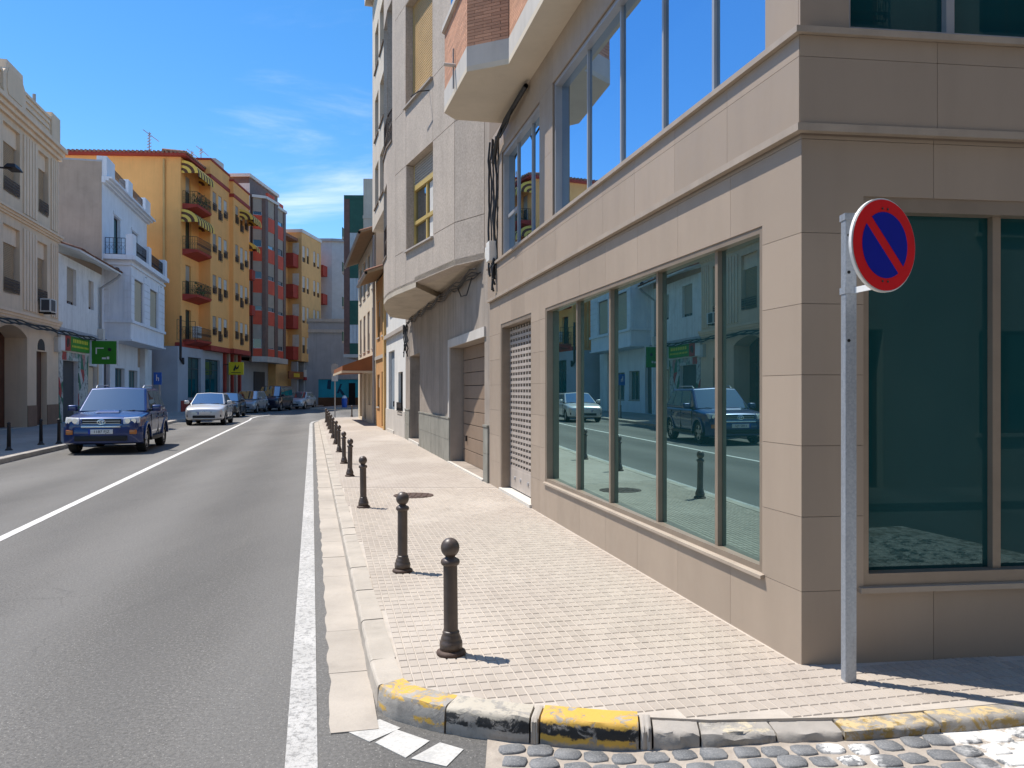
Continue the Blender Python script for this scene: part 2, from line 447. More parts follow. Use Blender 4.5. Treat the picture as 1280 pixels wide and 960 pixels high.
class MB:
    def __init__(s, fr=None): s.v = []; s.f = []; s.mi = []; s.fr = fr
    def P(s, p): return s.fr.at(*p) if s.fr else Vector(p)
    def add(s, pts, faces, mi=0):
        k = len(s.v); s.v += [s.P(p) for p in pts]
        for f in faces: s.f.append([i + k for i in f]); s.mi.append(mi)
        return s
    def box(s, a0, a1, b0, b1, c0, c1, mi=0):
        return s.add([(a, b, c) for a in (a0, a1) for b in (b0, b1) for c in (c0, c1)],
                     [(0, 1, 3, 2), (4, 6, 7, 5), (0, 4, 5, 1), (2, 3, 7, 6), (0, 2, 6, 4), (1, 5, 7, 3)], mi)
    def quad(s, *pts, mi=0): return s.add(list(pts), [tuple(range(len(pts)))], mi)
    def prism(s, poly, z0, z1, mi=0):
        n = len(poly)
        return s.add([(x, y, z0) for x, y in poly] + [(x, y, z1) for x, y in poly],
                     [tuple(range(n - 1, -1, -1)), tuple(range(n, 2 * n))] + [(i, (i + 1) % n, n + (i + 1) % n, n + i) for i in range(n)], mi)
    def sweep(s, poly, a0, a1, mi=0):
        """profile poly [(o,z)] swept along s"""
        n = len(poly)
        return s.add([(a0, x, y) for x, y in poly] + [(a1, x, y) for x, y in poly],
                     [tuple(range(n)), tuple(range(2 * n - 1, n - 1, -1))] + [(i, n + i, n + (i + 1) % n, (i + 1) % n) for i in range(n)], mi)
    def plate(s, poly, b0, b1, mi=0):
        """outline [(s,z)] given thickness along o"""
        n = len(poly)
        return s.add([(x, b0, y) for x, y in poly] + [(x, b1, y) for x, y in poly],
                     [tuple(range(n)), tuple(range(2 * n - 1, n - 1, -1))] + [(i, n + i, n + (i + 1) % n, (i + 1) % n) for i in range(n)], mi)
    def wall(s, s0, s1, z0, z1, o=0., holes=(), depth=.15, mi=0, mr=None):
        xs = sorted({s0, s1, *[min(max(h[i], s0), s1) for h in holes for i in (0, 1)]})
        zs = sorted({z0, z1, *[min(max(h[i], z0), z1) for h in holes for i in (2, 3)]})
        for i in range(len(xs) - 1):
            for j in range(len(zs) - 1):
                cx, cz = (xs[i] + xs[i + 1]) / 2, (zs[j] + zs[j + 1]) / 2
                if any(h[0] < cx < h[1] and h[2] < cz < h[3] for h in holes): continue
                s.quad((xs[i], o, zs[j]), (xs[i + 1], o, zs[j]), (xs[i + 1], o, zs[j + 1]), (xs[i], o, zs[j + 1]), mi=mi)
        r = mi if mr is None else mr
        for a, b, c, d in holes:
            for p, q in (((a, c), (b, c)), ((b, c), (b, d)), ((b, d), (a, d)), ((a, d), (a, c))):
                s.quad((p[0], o, p[1]), (q[0], o, q[1]), (q[0], o - depth, q[1]), (p[0], o - depth, p[1]), mi=r)
        return s
    def cyl(s, p0, p1, r0, r1=None, n=12, mi=0):
        r1 = r0 if r1 is None else r1
        A, B = s.P(p0), s.P(p1); d = (B - A).normalized()
        e = d.orthogonal().normalized(); g = d.cross(e); k = len(s.v)
        for C, r in ((A, r0), (B, r1)):
            for i in range(n):
                t = 2 * math.pi * i / n; s.v.append(C + (e * math.cos(t) + g * math.sin(t)) * r)
        for i in range(n): s.f.append([k + i, k + (i + 1) % n, k + n + (i + 1) % n, k + n + i]); s.mi.append(mi)
        s.f.append([k + i for i in range(n - 1, -1, -1)]); s.mi.append(mi)
        s.f.append([k + n + i for i in range(n)]); s.mi.append(mi)
        return s
    def tube(s, path, r, n=7, mi=0):
        pts = [s.P(p) for p in path]; k = len(s.v); e = None
        for i, p in enumerate(pts):
            d = (pts[min(i + 1, len(pts) - 1)] - pts[max(i - 1, 0)]).normalized()
            if e is None: e = d.orthogonal().normalized()
            e = (e - d * e.dot(d)).normalized(); g = d.cross(e)
            for j in range(n):
                t = 2 * math.pi * j / n; s.v.append(p + (e * math.cos(t) + g * math.sin(t)) * r)
        for i in range(len(pts) - 1):
            for j in range(n):
                s.f.append([k + i * n + j, k + i * n + (j + 1) % n, k + (i + 1) * n + (j + 1) % n, k + (i + 1) * n + j]); s.mi.append(mi)
        return s
    def lathe(s, prof, n=20, c=(0, 0, 0), mi=0):
        k = len(s.v)
        for r, z in prof:
            for j in range(n):
                t = 2 * math.pi * j / n; s.v.append(Vector((c[0] + r * math.cos(t), c[1] + r * math.sin(t), c[2] + z)))
        for i in range(len(prof) - 1):
            for j in range(n):
                s.f.append([k + i * n + j, k + i * n + (j + 1) % n, k + (i + 1) * n + (j + 1) % n, k + (i + 1) * n + j]); s.mi.append(mi)
        s.f.append([k + j for j in range(n - 1, -1, -1)]); s.mi.append(mi)
        e = k + (len(prof) - 1) * n
        s.f.append([e + j for j in range(n)]); s.mi.append(mi)
        return s
    def mesh(s, name, mats, off=Vector(), smooth=False):
        me = bpy.data.meshes.new(name)
        me.from_pydata([tuple(p - off) for p in s.v], [], s.f)
        for m in (mats if isinstance(mats, (list, tuple)) else [mats]): me.materials.append(MT[m] if isinstance(m, str) else m)
        me.polygons.foreach_set('material_index', s.mi)
        if smooth: me.polygons.foreach_set('use_smooth', [True] * len(me.polygons))
        me.update()
        return me
    def build(s, name, mats, parent=None, smooth=False, bevel=0, seg=2, angle=35):
        me = s.mesh(name, mats, wloc(parent) if parent else Vector(), smooth)
        if smooth or bevel:
            bm = bmesh.new(); bm.from_mesh(me)
            bmesh.ops.remove_doubles(bm, verts=bm.verts, dist=1e-5)
            bmesh.ops.recalc_face_normals(bm, faces=bm.faces)
            if bevel:
                ed = [e for e in bm.edges if len(e.link_faces) == 2 and e.calc_face_angle(0) > R(angle)]
                bmesh.ops.bevel(bm, geom=ed, offset=bevel, segments=seg, profile=.6, affect='EDGES', clamp_overlap=True)
            if smooth:
                for e in bm.edges:
                    e.smooth = not (len(e.link_faces) == 2 and e.calc_face_angle(0) > R(40))
                for f in bm.faces: f.smooth = True
            bm.to_mesh(me); bm.free()
        return link(name, me, parent)

def link(name, me, parent=None, loc=(0, 0, 0), rotz=0.):
    o = bpy.data.objects.new(name, me); col.objects.link(o)
    o.parent = parent; o.location = loc; o.rotation_euler = (0, 0, rotz)
    return o
def tag(o, label=None, cat=None, group=None, kind=None):
    for k, v in (('label', label), ('category', cat), ('group', group), ('kind', kind)):
        if v: o[k] = v
    return o
def thing(name, loc, label, cat, group=None):
    o = bpy.data.objects.new(name, None); col.objects.link(o); o.location = loc; o.empty_display_size = .3
    return tag(o, label, cat, group)

# ------------------------------------------------------------------ windows
_wc = {}
def win(root, fr, s0, s1, z0, z1, o=-.12, blind=0., bm='bblind', fm='alu', gm='glass_win', mull=1, trans=None, rail=None, sill='sill', so=.05, fw=.055, rm='iron', rz=.95, reveal=None):
    w, h = round(s1 - s0, 3), round(z1 - z0, 3); side = fr.side
    reveal = -o if reveal is None else reveal
    key = (w, h, side, blind, bm, fm, gm, mull, trans, rail, sill, so, fw, rm, rz, round(reveal, 3))
    if key not in _wc:
        L = LocalFrame(side); d = {}
        m = MB(L)
        m.box(0, fw, -.03, .03, 0, h); m.box(w - fw, w, -.03, .03, 0, h)
        m.box(fw, w - fw, -.03, .03, 0, fw); m.box(fw, w - fw, -.03, .03, h - fw, h)
        for i in range(1, mull + 1):
            c = w * i / (mull + 1); m.box(c - fw * .5, c + fw * .5, -.027, .027, fw, h - fw)
        if trans: m.box(fw, w - fw, -.025, .025, h * trans - fw * .4, h * trans + fw * .4)
        d['window'] = m.mesh('window', fm)
        d['pane'] = MB(L).box(fw * .5, w - fw * .5, -.012, -.004, fw * .5, h - fw * .5).mesh('pane', gm)
        if blind:
            b = MB(L); zb = h * (1 - blind); n = max(3, min(30, int((h - zb) / .07)))
            for i in range(n):
                a = zb + (h - .01 - zb) * i / n; c = zb + (h - .01 - zb) * (i + 1) / n
                b.sweep([(.028, a), (.048, a + .006), (.048, c - .012), (.028, c)], .012, w - .012)
            d['roller_blind'] = b.mesh('roller_blind', bm)
        if sill: d['sill'] = MB(L).box(-.06, w + .06, -.02, reveal + so, -.06, .0).mesh('sill', sill)
        if rail:
            b = MB(L); y = reveal + (.06 if rail == 'flat' else .04)
            b.box(0, w, y - .012, y + .012, rz - .03, rz); b.box(0, w, y - .012, y + .012, .05, .075)
            n = max(4, int(w / .11))
            for i in range(n + 1):
                c = w * i / n; b.box(c - .008, c + .008, y - .008, y + .008, .05, rz)
            for i in range(n):
                c = w * (i + .5) / n
                for k in range(3):
                    q = .16 + k * (rz - .2) / 3
                    b.box(c - w / n * .34, c + w / n * .34, y - .006, y + .006, q, q + .05)
            d['railing'] = b.mesh('railing', rm)
        _wc[key] = d
    d = _wc[key]
    base = wloc(root)
    wo_ = link('window', d['window'], root, fr.at(s0, o, z0) - base, fr.rot)
    for k in ('pane', 'roller_blind', 'sill', 'railing'):
        if k in d: link(k, d[k], wo_)
    return wo_

def panels(root, fr, s0, s1, z0, z1, o, cols, rows, holes, m, gap=.0028, thick=.014, name='cladding_panel'):
    """separate slabs with open joints, cut round the openings"""
    cs = [s0] + [c for c in cols if s0 < c < s1] + [s1]; rs = [z0] + [r for r in rows if z0 < r < z1] + [z1]
    for i in range(len(cs) - 1):
        for j in range(len(rs) - 1):
            a, b, c, d = cs[i] + gap / 2, cs[i + 1] - gap / 2, rs[j] + gap / 2, rs[j + 1] - gap / 2
            hs_ = [h for h in holes if h[0] < b and h[1] > a and h[2] < d and h[3] > c]
            xs = sorted({a, b, *[x for h in hs_ for x in h[:2] if a < x < b]})
            zs = sorted({c, d, *[x for h in hs_ for x in h[2:] if c < x < d]})
            mb = MB(fr)
            for p in range(len(xs) - 1):
                for q in range(len(zs) - 1):
                    cx, cz = (xs[p] + xs[p + 1]) / 2, (zs[q] + zs[q + 1]) / 2
                    if any(h[0] < cx < h[1] and h[2] < cz < h[3] for h in hs_): continue
                    mb.box(xs[p], xs[p + 1], o - thick, o, zs[q], zs[q + 1])
            if mb.v: mb.build(name, m, root)

def iron_rail(mb, pts, z0, h, step=.12, r=.009):
    """railing along a plan polyline given in the frame of mb"""
    for (a, b) in zip(pts[:-1], pts[1:]):
        L = math.hypot(b[0] - a[0], b[1] - a[1]); n = max(1, int(L / step))
        for z, rr in ((z0 + h, .018), (z0 + .06, .012), (z0 + h * .72, .008)): mb.cyl((a[0], a[1], z), (b[0], b[1], z), rr, n=5)
        for i in range(n + 1):
            t = i / n; x, y = a[0] + (b[0] - a[0]) * t, a[1] + (b[1] - a[1]) * t
            mb.cyl((x, y, z0), (x, y, z0 + h), r, n=4)
            if i < n:
                x2, y2 = a[0] + (b[0] - a[0]) * (i + 1) / n, a[1] + (b[1] - a[1]) * (i + 1) / n
                mb.cyl((x, y, z0 + h * .3), (x2, y2, z0 + h * .62), .007, n=4)
                mb.cyl((x, y, z0 + h * .62), (x2, y2, z0 + h * .3), .007, n=4)
    return mb

# ================================================================== ground, road, pavements
SW = .13                                            # pavement level
def kerb_x(y): return .335 - .25 * y                # right-hand kerb line of the street
gr = MB(); gr.quad((-400, -300, 0), (400, -300, 0), (400, 600, 0), (-400, 600, 0))
tag(gr.build('road', 'asphalt'), kind='structure')

def strip(pts, w0, w1, z):
    """flat ribbon between two offsets (to the left of travel positive)"""
    mb = MB(); P = [Vector((p[0], p[1], 0)) for p in pts]; a = []
    for i, p in enumerate(P):
        d = (P[min(i + 1, len(P) - 1)] - P[max(i - 1, 0)]).normalized(); l = Vector((-d.y, d.x, 0))
        a.append((p + l * w0, p + l * w1))
    for i in range(len(P) - 1):
        mb.quad((*a[i][0][:2], z), (*a[i + 1][0][:2], z), (*a[i + 1][1][:2], z), (*a[i][1][:2], z))
    return mb
def fine(y0, y1, n, dx=0.): return [(kerb_x(y0 + (y1 - y0) * i / n) + dx, y0 + (y1 - y0) * i / n) for i in range(n + 1)]
right_edge = fine(1.0, 41.5, 20) + [(-10.45, 43.6), (-10.55, 45.0), (-10.2, 46.8)]
tag(strip(right_edge, .30, .445, .004).build('edge_line_marking', 'line'), kind='structure')
cl = fine(-4, 46, 20, -3.86) + [(-15.9, 49), (-16.5, 52), (-16.8, 56)]
tag(strip(cl, 0, .12, .004).build('lane_line_marking', 'line_thin'), kind='structure')

corner = [(9, 4.95), (4.2, 4.22), (2.53, 3.93), (1.64, 3.755), (.95, 3.72), (.45, 3.775), (.0, 3.87), (-.37, 3.995), (-.63, 4.15), (-.78, 4.37), (kerb_x(4.7), 4.7)]
far_turn = [(kerb_x(42), 42), (-10.5, 44.2), (-10.45, 45.8), (-10.0, 47.3), (-9.0, 48.3), (-7.0, 48.8), (30, 53.5)]
def resample(pts, step):
    P = [Vector((p[0], p[1], 0)) for p in pts]; out = [P[0]]; acc = 0
    for a, b in zip(P[:-1], P[1:]):
        L = (b - a).length; d = (b - a) / L; t = step - acc
        while t < L: out.append(a + d * t); t += step
        acc = (acc + L) % step
    out.append(P[-1]); return out
def inset(pts, w):
    P = [Vector((p[0], p[1], 0)) for p in pts]; r = []
    for i, p in enumerate(P):
        d = (P[min(i + 1, len(P) - 1)] - P[max(i - 1, 0)]).normalized()
        r.append(p + Vector((d.y, -d.x, 0)) * w)
    return r
KW = .15
near_in = [tuple(p[:2]) for p in inset(corner + [(kerb_x(13), 13)], KW - .02)]
near_poly = near_in + [(9, 13)]
side = MB(); side.prism(near_poly, -.1, SW - .0055)
sidewalk = tag(side.build('sidewalk', 'grout'), kind='structure')
far_in = [tuple(p[:2]) for p in inset([(kerb_x(13), 13), (kerb_x(20), 20), (kerb_x(30), 30)] + far_turn, KW - .02)]
tag(MB().prism(far_in + [(30, 13)], -.1, SW - .002).build('sidewalk', 'pave_far'), kind='structure')

def inside(p, poly):
    c = False; n = len(poly)
    for i in range(n):
        a, b = poly[i], poly[(i + 1) % n]
        if (a[1] > p[1]) != (b[1] > p[1]) and p[0] < (b[0] - a[0]) * (p[1] - a[1]) / (b[1] - a[1]) + a[0]: c = not c
    return c
CN = Vector((1.6675, 4.6064, 0))                    # street corner of the clad building
FR1 = Frame(CN[:2], (-.228, 1), 1)
FS = Frame(CN[:2], (7.96, 1), -1)
# paving blocks: real slabs near the camera
PL = Vector((-PU.y, PU.x, 0))
blocks = []
for i in range(-60, 110):
    for j in range(-75, 60):
        c = PU * (i * BL) + PL * (j * BW)
        p = Vector((1.0, 5.0, 0)) + c
        # follow the snapping grid of the material
        a = p.dot(PU); b = p.dot(PL)
        a = (math.floor(a / BL) + .5) * BL; b = (math.floor(b / BW) + .5) * BW
        p = PU * a + PL * b
        if not (2.5 < p.y < 12.95 and p.x < 4.6): continue
        rel = p - CN
        if rel.dot(FR1.n) < .025 and rel.dot(FS.n) < .025: continue
        ok = all(inside((p + PU * sx * BL * .5 + PL * sy * BW * .5)[:2], near_poly) for sx in (-1, 1) for sy in (-1, 1))
        if ok: blocks.append(p)
def block_pts(hl, hw, h):
    t = .0035
    return [(-hl, -hw, 0), (hl, -hw, 0), (hl, hw, 0), (-hl, hw, 0), (-hl + t, -hw + t, h), (hl - t, -hw + t, h), (hl - t, hw - t, h), (-hl + t, hw - t, h)]
BF = [(4, 5, 6, 7), (0, 1, 5, 4), (1, 2, 6, 5), (2, 3, 7, 6), (3, 0, 4, 7)]
bm_ = [MB().add(block_pts(BL * .5 - g, BW * .5 - g * .9, .0055), BF).mesh('paving_block', 'paver') for g in (.0030, .0036, .0042)]
blocks = [p for p in blocks]
vis = lambda p: abs(p.x / p.y) < .66 and p.y > 3.6
blocks.sort(key=lambda p: (not vis(p), p.length))
for n_, p in enumerate(blocks[:300]):
    o = link('paving_block', random.choice(bm_), sidewalk, (p.x, p.y, SW - .0055 + random.uniform(-.0008, .0008)), PROT + random.gauss(0, .008))
mb = MB()
for p in blocks[300:]:
    h = .0055 + random.uniform(-.0008, .0008); g = random.choice((.0030, .0036, .0042)); e = PROT + random.gauss(0, .008)
    ca, sa = math.cos(e), math.sin(e)
    mb.add([(p.x + x * ca - y * sa, p.y + x * sa + y * ca, SW - .0055 + z) for x, y, z in block_pts(BL * .5 - g, BW * .5 - g * .9, h)], BF)
tag(mb.build('paving_block', 'paver', sidewalk), kind='stuff')

# kerb stones
def stone_mesh(P0, P1, w, top, mat_, rough=.0, round_=.018, seg=4, chip=0.):
    mb = MB(); n = seg; prof = [(0, -.08), (0, top - round_), (round_ * .4, top - round_ * .3), (round_, top), (w, top), (w, -.08)]
    d = (P1 - P0); L = d.length; d = d / L; r = Vector((d.y, -d.x, 0)); rows = []
    for i in range(n + 1):
        t = i / n; c = P0 + d * (L * t)
        row = []
        for q, (a, z) in enumerate(prof):
            jz = random.uniform(-rough, rough * .5) if 1 <= q <= 4 else 0
            ja = random.uniform(-rough, rough * 1.6) if q in (0, 1, 2, 3) else 0
            e = .004 if i in (0, n) and q in (1, 2, 3) else 0
            row.append(c + r * (a + ja + e) + Vector((0, 0, z + jz - e)))
        rows.append(row)
    k = len(prof)
    pts = [p for row in rows for p in row]
    faces = [(i * k + j, (i + 1) * k + j, (i + 1) * k + j + 1, i * k + j + 1) for i in range(n) for j in range(k - 1)]
    faces += [tuple(range(k)), tuple(n * k + j for j in range(k - 1, -1, -1))]
    return mb.add(pts, faces)
kerb = tag(MB().add([(0, 0, -.3), (.01, 0, -.3), (0, .01, -.3)], [(0, 1, 2)]).build('kerb', 'kerb'), kind='structure')
def kerb_run(pts, step, mats, top=SW + .003, w=KW, rough=.002, jit=0.):
    P = resample(pts, step)
    for i, (a, b) in enumerate(zip(P[:-1], P[1:])):
        if (b - a).length < .05: continue
        d = (b - a).normalized() * .004
        m = mats[i % len(mats)] if isinstance(mats, (list, tuple)) else mats
        stone_mesh(a + d, b - d, w + random.uniform(-jit, jit), top + random.uniform(-.004, .003), m, rough).build('kerb_stone', m, kerb, smooth=False)
# painted stones round the corner, listed from the side street to the main street
def arc(pts, L0, L1, n=5):
    P = [Vector((p[0], p[1], 0)) for p in pts]; out = []
    for i in range(n + 1):
        t = L0 + (L1 - L0) * i / n
        for a, b in zip(P[:-1], P[1:]):
            L = (b - a).length
            if t <= L: out.append(a + (b - a) * (t / L)); break
            t -= L
        else: out.append(P[-1])
    return out
def curved_stone(L0, L1, m, top, rough, w=KW, name='kerb_stone'):
    P = arc(corner, L0 + .005, L1 - .005, 7)
    prof = [(0, -.06), (-.002, top * .5), (.0, top - .022), (.010, top - .006), (.026, top), (w, top), (w, -.06)]
    k = len(prof); pts = []
    for i, p in enumerate(P):
        d = (P[min(i + 1, 7)] - P[max(i - 1, 0)]).normalized(); r = Vector((d.y, -d.x, 0))
        for q, (a, z) in enumerate(prof):
            j = rough if q < 5 else 0
            e = .006 if i in (0, 7) and 0 < q < 5 else 0
            pts.append(p + r * (a + random.uniform(-j, j * 1.5) + e) + Vector((0, 0, z + (random.uniform(-j, j * .4) if q > 0 else 0) - e)))
    f = [(i * k + j, (i + 1) * k + j, (i + 1) * k + j + 1, i * k + j + 1) for i in range(7) for j in range(k - 1)]
    f += [tuple(range(k)), tuple(7 * k + j for j in range(k - 1, -1, -1))]
    return MB().add(pts, f).build(name, m, kerb, smooth=True)
def along(x):           # length along the corner line where it reaches world x
    L = 0
    for a, b in zip(corner[:-1], corner[1:]):
        l = math.hypot(b[0] - a[0], b[1] - a[1])
        if b[0] <= x <= a[0]: return L + l * (a[0] - x) / (a[0] - b[0])
        L += l
    return L
for x1, x0, m, top, rough in ((9, 4.6, 'kerb_dark', .12, .004), (4.6, 3.6, 'pk5', .12, .004), (3.6, 2.9, 'kerb_dark', .12, .004), (2.9, 2.06, 'pk5', .122, .004), (2.06, 1.56, 'pk5', .118, .006),
                              (1.56, 1.24, 'kerb_dark', .110, .008), (1.24, .88, 'pk4', .112, .009), (.88, .66, 'kerb_dark', .114, .009), (.66, .60, 'kerb_dark', .128, .006),
                              (.60, .13, 'pk3', SW + .012, .003), (.13, .085, 'kerb', SW + .008, .004), (.085, -.335, 'pk2', SW + .010, .004), (-.335, -.722, 'pk1', SW + .010, .003)):
    curved_stone(along(x1), along(x0), m, top, rough)
kerb_run([(-.725, 4.29), (-.78, 4.37), (kerb_x(4.7), 4.7), (kerb_x(20), 20)], .42, 'kerb', jit=.004)
kerb_run([(kerb_x(20), 20)] + far_turn, .8, 'kerb')
# gutter slabs beside the kerb
gut = tag(MB().add([(0, 0, -.32), (.01, 0, -.32), (0, .01, -.32)], [(0, 1, 2)]).build('gutter', 'gutter'), kind='structure')
GP = resample([(-.70, 4.02), (-.78, 4.40), (kerb_x(4.75) - .02, 4.75), (kerb_x(42), 42), (-10.5, 44.2), (-10.45, 45.8), (-10.0, 47.3)], .86)
for a, b in zip(GP[:-1], GP[1:]):
    d = (b - a); 
    if d.length < .1: continue
    d = d.normalized(); l = Vector((-d.y, d.x, 0)); a2, b2 = a + d * .003, b - d * .003; z = .008 + random.uniform(-.002, .002)
    w = .208 + random.uniform(-.003, .003)
    m_ = MB(); 
    nE = 7; edge = [a2.lerp(b2, t / nE) + l * (w + (random.uniform(-.012, .010) if 0 < t < nE else 0)) for t in range(nE, -1, -1)]
    pts = [a2 + l * -.03, b2 + l * -.03] + edge
    m_.prism([tuple(p[:2]) for p in pts], -.05, z); m_.build('gutter_slab', 'gutter', gut)
# three white squares painted at the corner
sq = tag(MB().add([(0, 0, -.34), (.01, 0, -.34), (0, .01, -.34)], [(0, 1, 2)]).build('crossing_marking', 'line_thin'), kind='structure')
SQ = [[(-.849, 4.024), (-.685, 4.150), (-.562, 4.043), (-.692, 3.886)],
      [(-.663, 3.878), (-.579, 4.024), (-.401, 3.895), (-.494, 3.717)],
      [(-.469, 3.709), (-.349, 3.878), (-.230, 3.804), (-.298, 3.631)]]
MT['white_sq'] = mat('worn_white_paint', (.56, .54, .50), .8, .12, 4, fine=.4, fscale=60, dirt=.4, bump=.2)
for q in SQ: MB().prism([p for p in reversed(q)], .001, .0045).build('painted_square', 'white_sq', sq)

# cobbled side street
def kerb_front(x):
    for a, b in zip(corner[:-1], corner[1:]):
        if b[0] <= x <= a[0]: return a[1] + (b[1] - a[1]) * (a[0] - x) / (a[0] - b[0])
    return 3.9
def cz(x): t = min(1., max(0., (x - .35) / .9)); return .058 * t * t * (3 - 2 * t)
bed = MB(); xs_ = [-.12 + .2 * i for i in range(31)]
for a, b in zip(xs_[:-1], xs_[1:]): bed.quad((a, .6, .006 + cz(a)), (b, .6, .006 + cz(b)), (b, kerb_front(b) + .02, .006 + cz(b)), (a, kerb_front(a) + .02, .006 + cz(a)))
bed = tag(bed.build('cobbled_street', 'joint'), kind='structure')
def cobble_mesh(w, l):
    n = 12; prof = []
    a0 = math.pi / 12 + random.uniform(-.08, .08)
    out = []
    for i in range(n):
        t = 2 * math.pi * i / n + a0
        c, s_ = math.cos(t), math.sin(t); k = (abs(c) ** 5 + abs(s_) ** 5) ** (-1 / 5) * random.uniform(.90, 1.04)
        out.append((c * k * w / 2, s_ * k * l / 2))
    pts = [(x, y, -.01) for x, y in out] + [(x * .98, y * .98, .006) for x, y in out] + [(x * .88, y * .88, .011) for x, y in out] + [(0, 0, .0125)]
    f = [(r * n + i, r * n + (i + 1) % n, (r + 1) * n + (i + 1) % n, (r + 1) * n + i) for r in (0, 1) for i in range(n)]
    f += [(2 * n + i, 2 * n + (i + 1) % n, 3 * n) for i in range(n)]
    return pts, f
cm_ = []
for i in range(14):
    pts, f = cobble_mesh(random.uniform(.106, .140), random.uniform(.092, .114)); me = MB().add(pts, f).mesh('cobble', 'cobble', smooth=True); cm_.append((me, pts, f))
rest = MB()
for r in range(0, 26):
    x = -.02 + random.uniform(0, .05)
    while x < 5.6:
        y = kerb_front(x) - .080 - r * .124 + random.uniform(-.012, .012)
        if y > .7:
            me, pts, f = random.choice(cm_); rz = random.gauss(.1, .13)
            if r < 3 and x < 3.0: link('cobble', me, bed, (x, y, .005 + cz(x) + random.uniform(-.002, .003)), rz)
            else:
                ca, sa = math.cos(rz), math.sin(rz)
                rest.add([(x + a * ca - b * sa, y + a * sa + b * ca, .005 + cz(x) + c) for a, b, c in pts], f)
        x += random.uniform(.122, .152)
tag(rest.build('cobble', 'cobble', bed, smooth=True), kind='stuff')

# left pavement
def lk(y): return -7.215 - .25 * y
lkp = [(lk(-14), -14), (lk(56), 56), (-21.35, 60), (-21.4, 71), (-20.7, 80), (-19.9, 88)]
tag(MB().prism([(x - .13, y) for x, y in lkp] + [(-16, 140), (-60, 140), (-60, -14)], -.1, SW - .002).build('sidewalk', 'pave_far'), kind='structure')
kl = tag(MB().add([(0, 0, -.36), (.01, 0, -.36), (0, .01, -.36)], [(0, 1, 2)]).build('kerb', 'kerb'), kind='structure')
P = resample(list(reversed(lkp)), 1.0)
for a, b in zip(P[:-1], P[1:]):
    if (b - a).length < .1: continue
    d = (b - a).normalized() * .005
    stone_mesh(a + d, b - d, .15, SW + .002, 'kerb', .002, seg=1).build('kerb_stone', 'kerb_dark', kl)
# far side of the junction
tag(MB().prism([(-18.3, 72.5), (40, 79), (40, 140), (-16, 140), (-18.3, 88)], -.1, SW - .004).build('sidewalk', 'pave_far'), kind='structure')

# ================================================================== near clad corner building
def at2(fr, a, b): p = fr.at(a, b, 0); return (p.x, p.y)
R1L = 9.213
r1 = thing('corner_building', (CN.x, CN.y, 0), 'beige clad corner building with long dark shop window and projecting brick floor', 'building')
inn = .32
MB().prism([at2(FR1, inn + .1, -inn), at2(FR1, R1L, -inn), at2(FR1, R1L, -9), at2(FS, 12, -9), at2(FS, 12, -inn)], -.2, 9.7).build('core_wall', 'joint_dark', r1)
W_SHOP = (.43, 5.61, .56, 2.745); W_DOOR = (6.34, 8.30, .17, 2.76)
W_STRIP = (.36, 5.21, 3.78, 5.43); W_SMALL = (5.83, 8.14, 3.78, 5.43)
rows = [.55, .98, 1.39, 1.80, 2.21, 2.62, 3.16]
colsW = [.84 * i for i in range(1, 11)]
b_ = MB(FR1)
b_.wall(0, R1L, -.1, 3.18, -.016, [W_SHOP, W_DOOR], .25); b_.wall(0, R1L, 3.18, 9.6, .004, [W_STRIP, W_SMALL], .22)
b_.build('backing_wall', 'joint_dark', r1)
panels(r1, FR1, .0, R1L, .10, 3.191, 0, colsW, rows, [W_SHOP, W_DOOR], 'clad')
panels(r1, FR1, -.03, R1L, 3.237, 3.744, .035, [x - .02 for x in colsW], [3.62], [], 'clad')
panels(r1, FR1, -.02, R1L, 3.78, 5.9, .02, [.0, .36, 1.2, 2.1, 3.1, 4.1, 5.21, 5.83, 8.14], [4.62, 5.43], [W_STRIP, W_SMALL], 'clad')
for off, z0, z1 in ((.052, 3.192, 3.236), (.070, 3.745, 3.782)):
    e_ = -off * .874
    MB().prism([at2(FR1, R1L, off), at2(FR1, e_, off), at2(FS, 11, off), at2(FS, 11, -.02), at2(FR1, .02, -.02), at2(FR1, R1L, -.02)], z0, z1).build('ledge', 'ledge', r1)
# shop window
def strip_window(fr, hole, divs, o, gm, fm, f=.055, dep=.22, sill=True, name='window'):
    a, b, c, d = hole; m = MB(fr); e = .004
    m.box(a - e, a + f, o - .04, -.006, c, d); m.box(b - f, b + e, o - .04, -.006, c, d)
    m.box(a + f, b - f, o - .04, -.007, d - f, d + e); m.box(a + f, b - f, o - .04, -.007, c - e, c + f)
    mw = .021 if gm == 'glass_shop' else .017
    for x in divs: m.box(x - mw, x + mw, o - .03, o + .020, c + f, d - f)
    w = m.build(name, fm, r1)
    xs = [a + f] + list(divs) + [b - f]
    for x0, x1 in zip(xs[:-1], xs[1:]):
        k_ = (x1 - x0) / 2 * (.030 if gm == 'glass_shop' else 0)       # the shop panes sit slightly toed in their frames
        MB(fr).add([(x, o + y + sg_ * k_, z) for x, sg_ in ((x0 - .004, 1), (x1 + .004, -1)) for y in (-.012, -.004) for z in (c + f - .01, d - f + .01)],
                   [(0, 1, 3, 2), (4, 6, 7, 5), (0, 4, 5, 1), (2, 3, 7, 6), (0, 2, 6, 4), (1, 5, 7, 3)]).build('pane', gm, w)
    if sill: MB(fr).sweep([(-.02, c - .02), (.03, c - .028), (.03, c - .006), (-.02, c + .004)], a - .03, b + .03).build('sill', 'ledge', w)
    return w
strip_window(FR1, W_SHOP, [1.13, 2.19, 3.36, 4.44], -.065, 'glass_shop', 'bronze', .042)
strip_window(FR1, W_STRIP, [1.22, 2.12, 3.11, 4.12], -.085, 'glass_upper', 'alu', .045, sill=False)
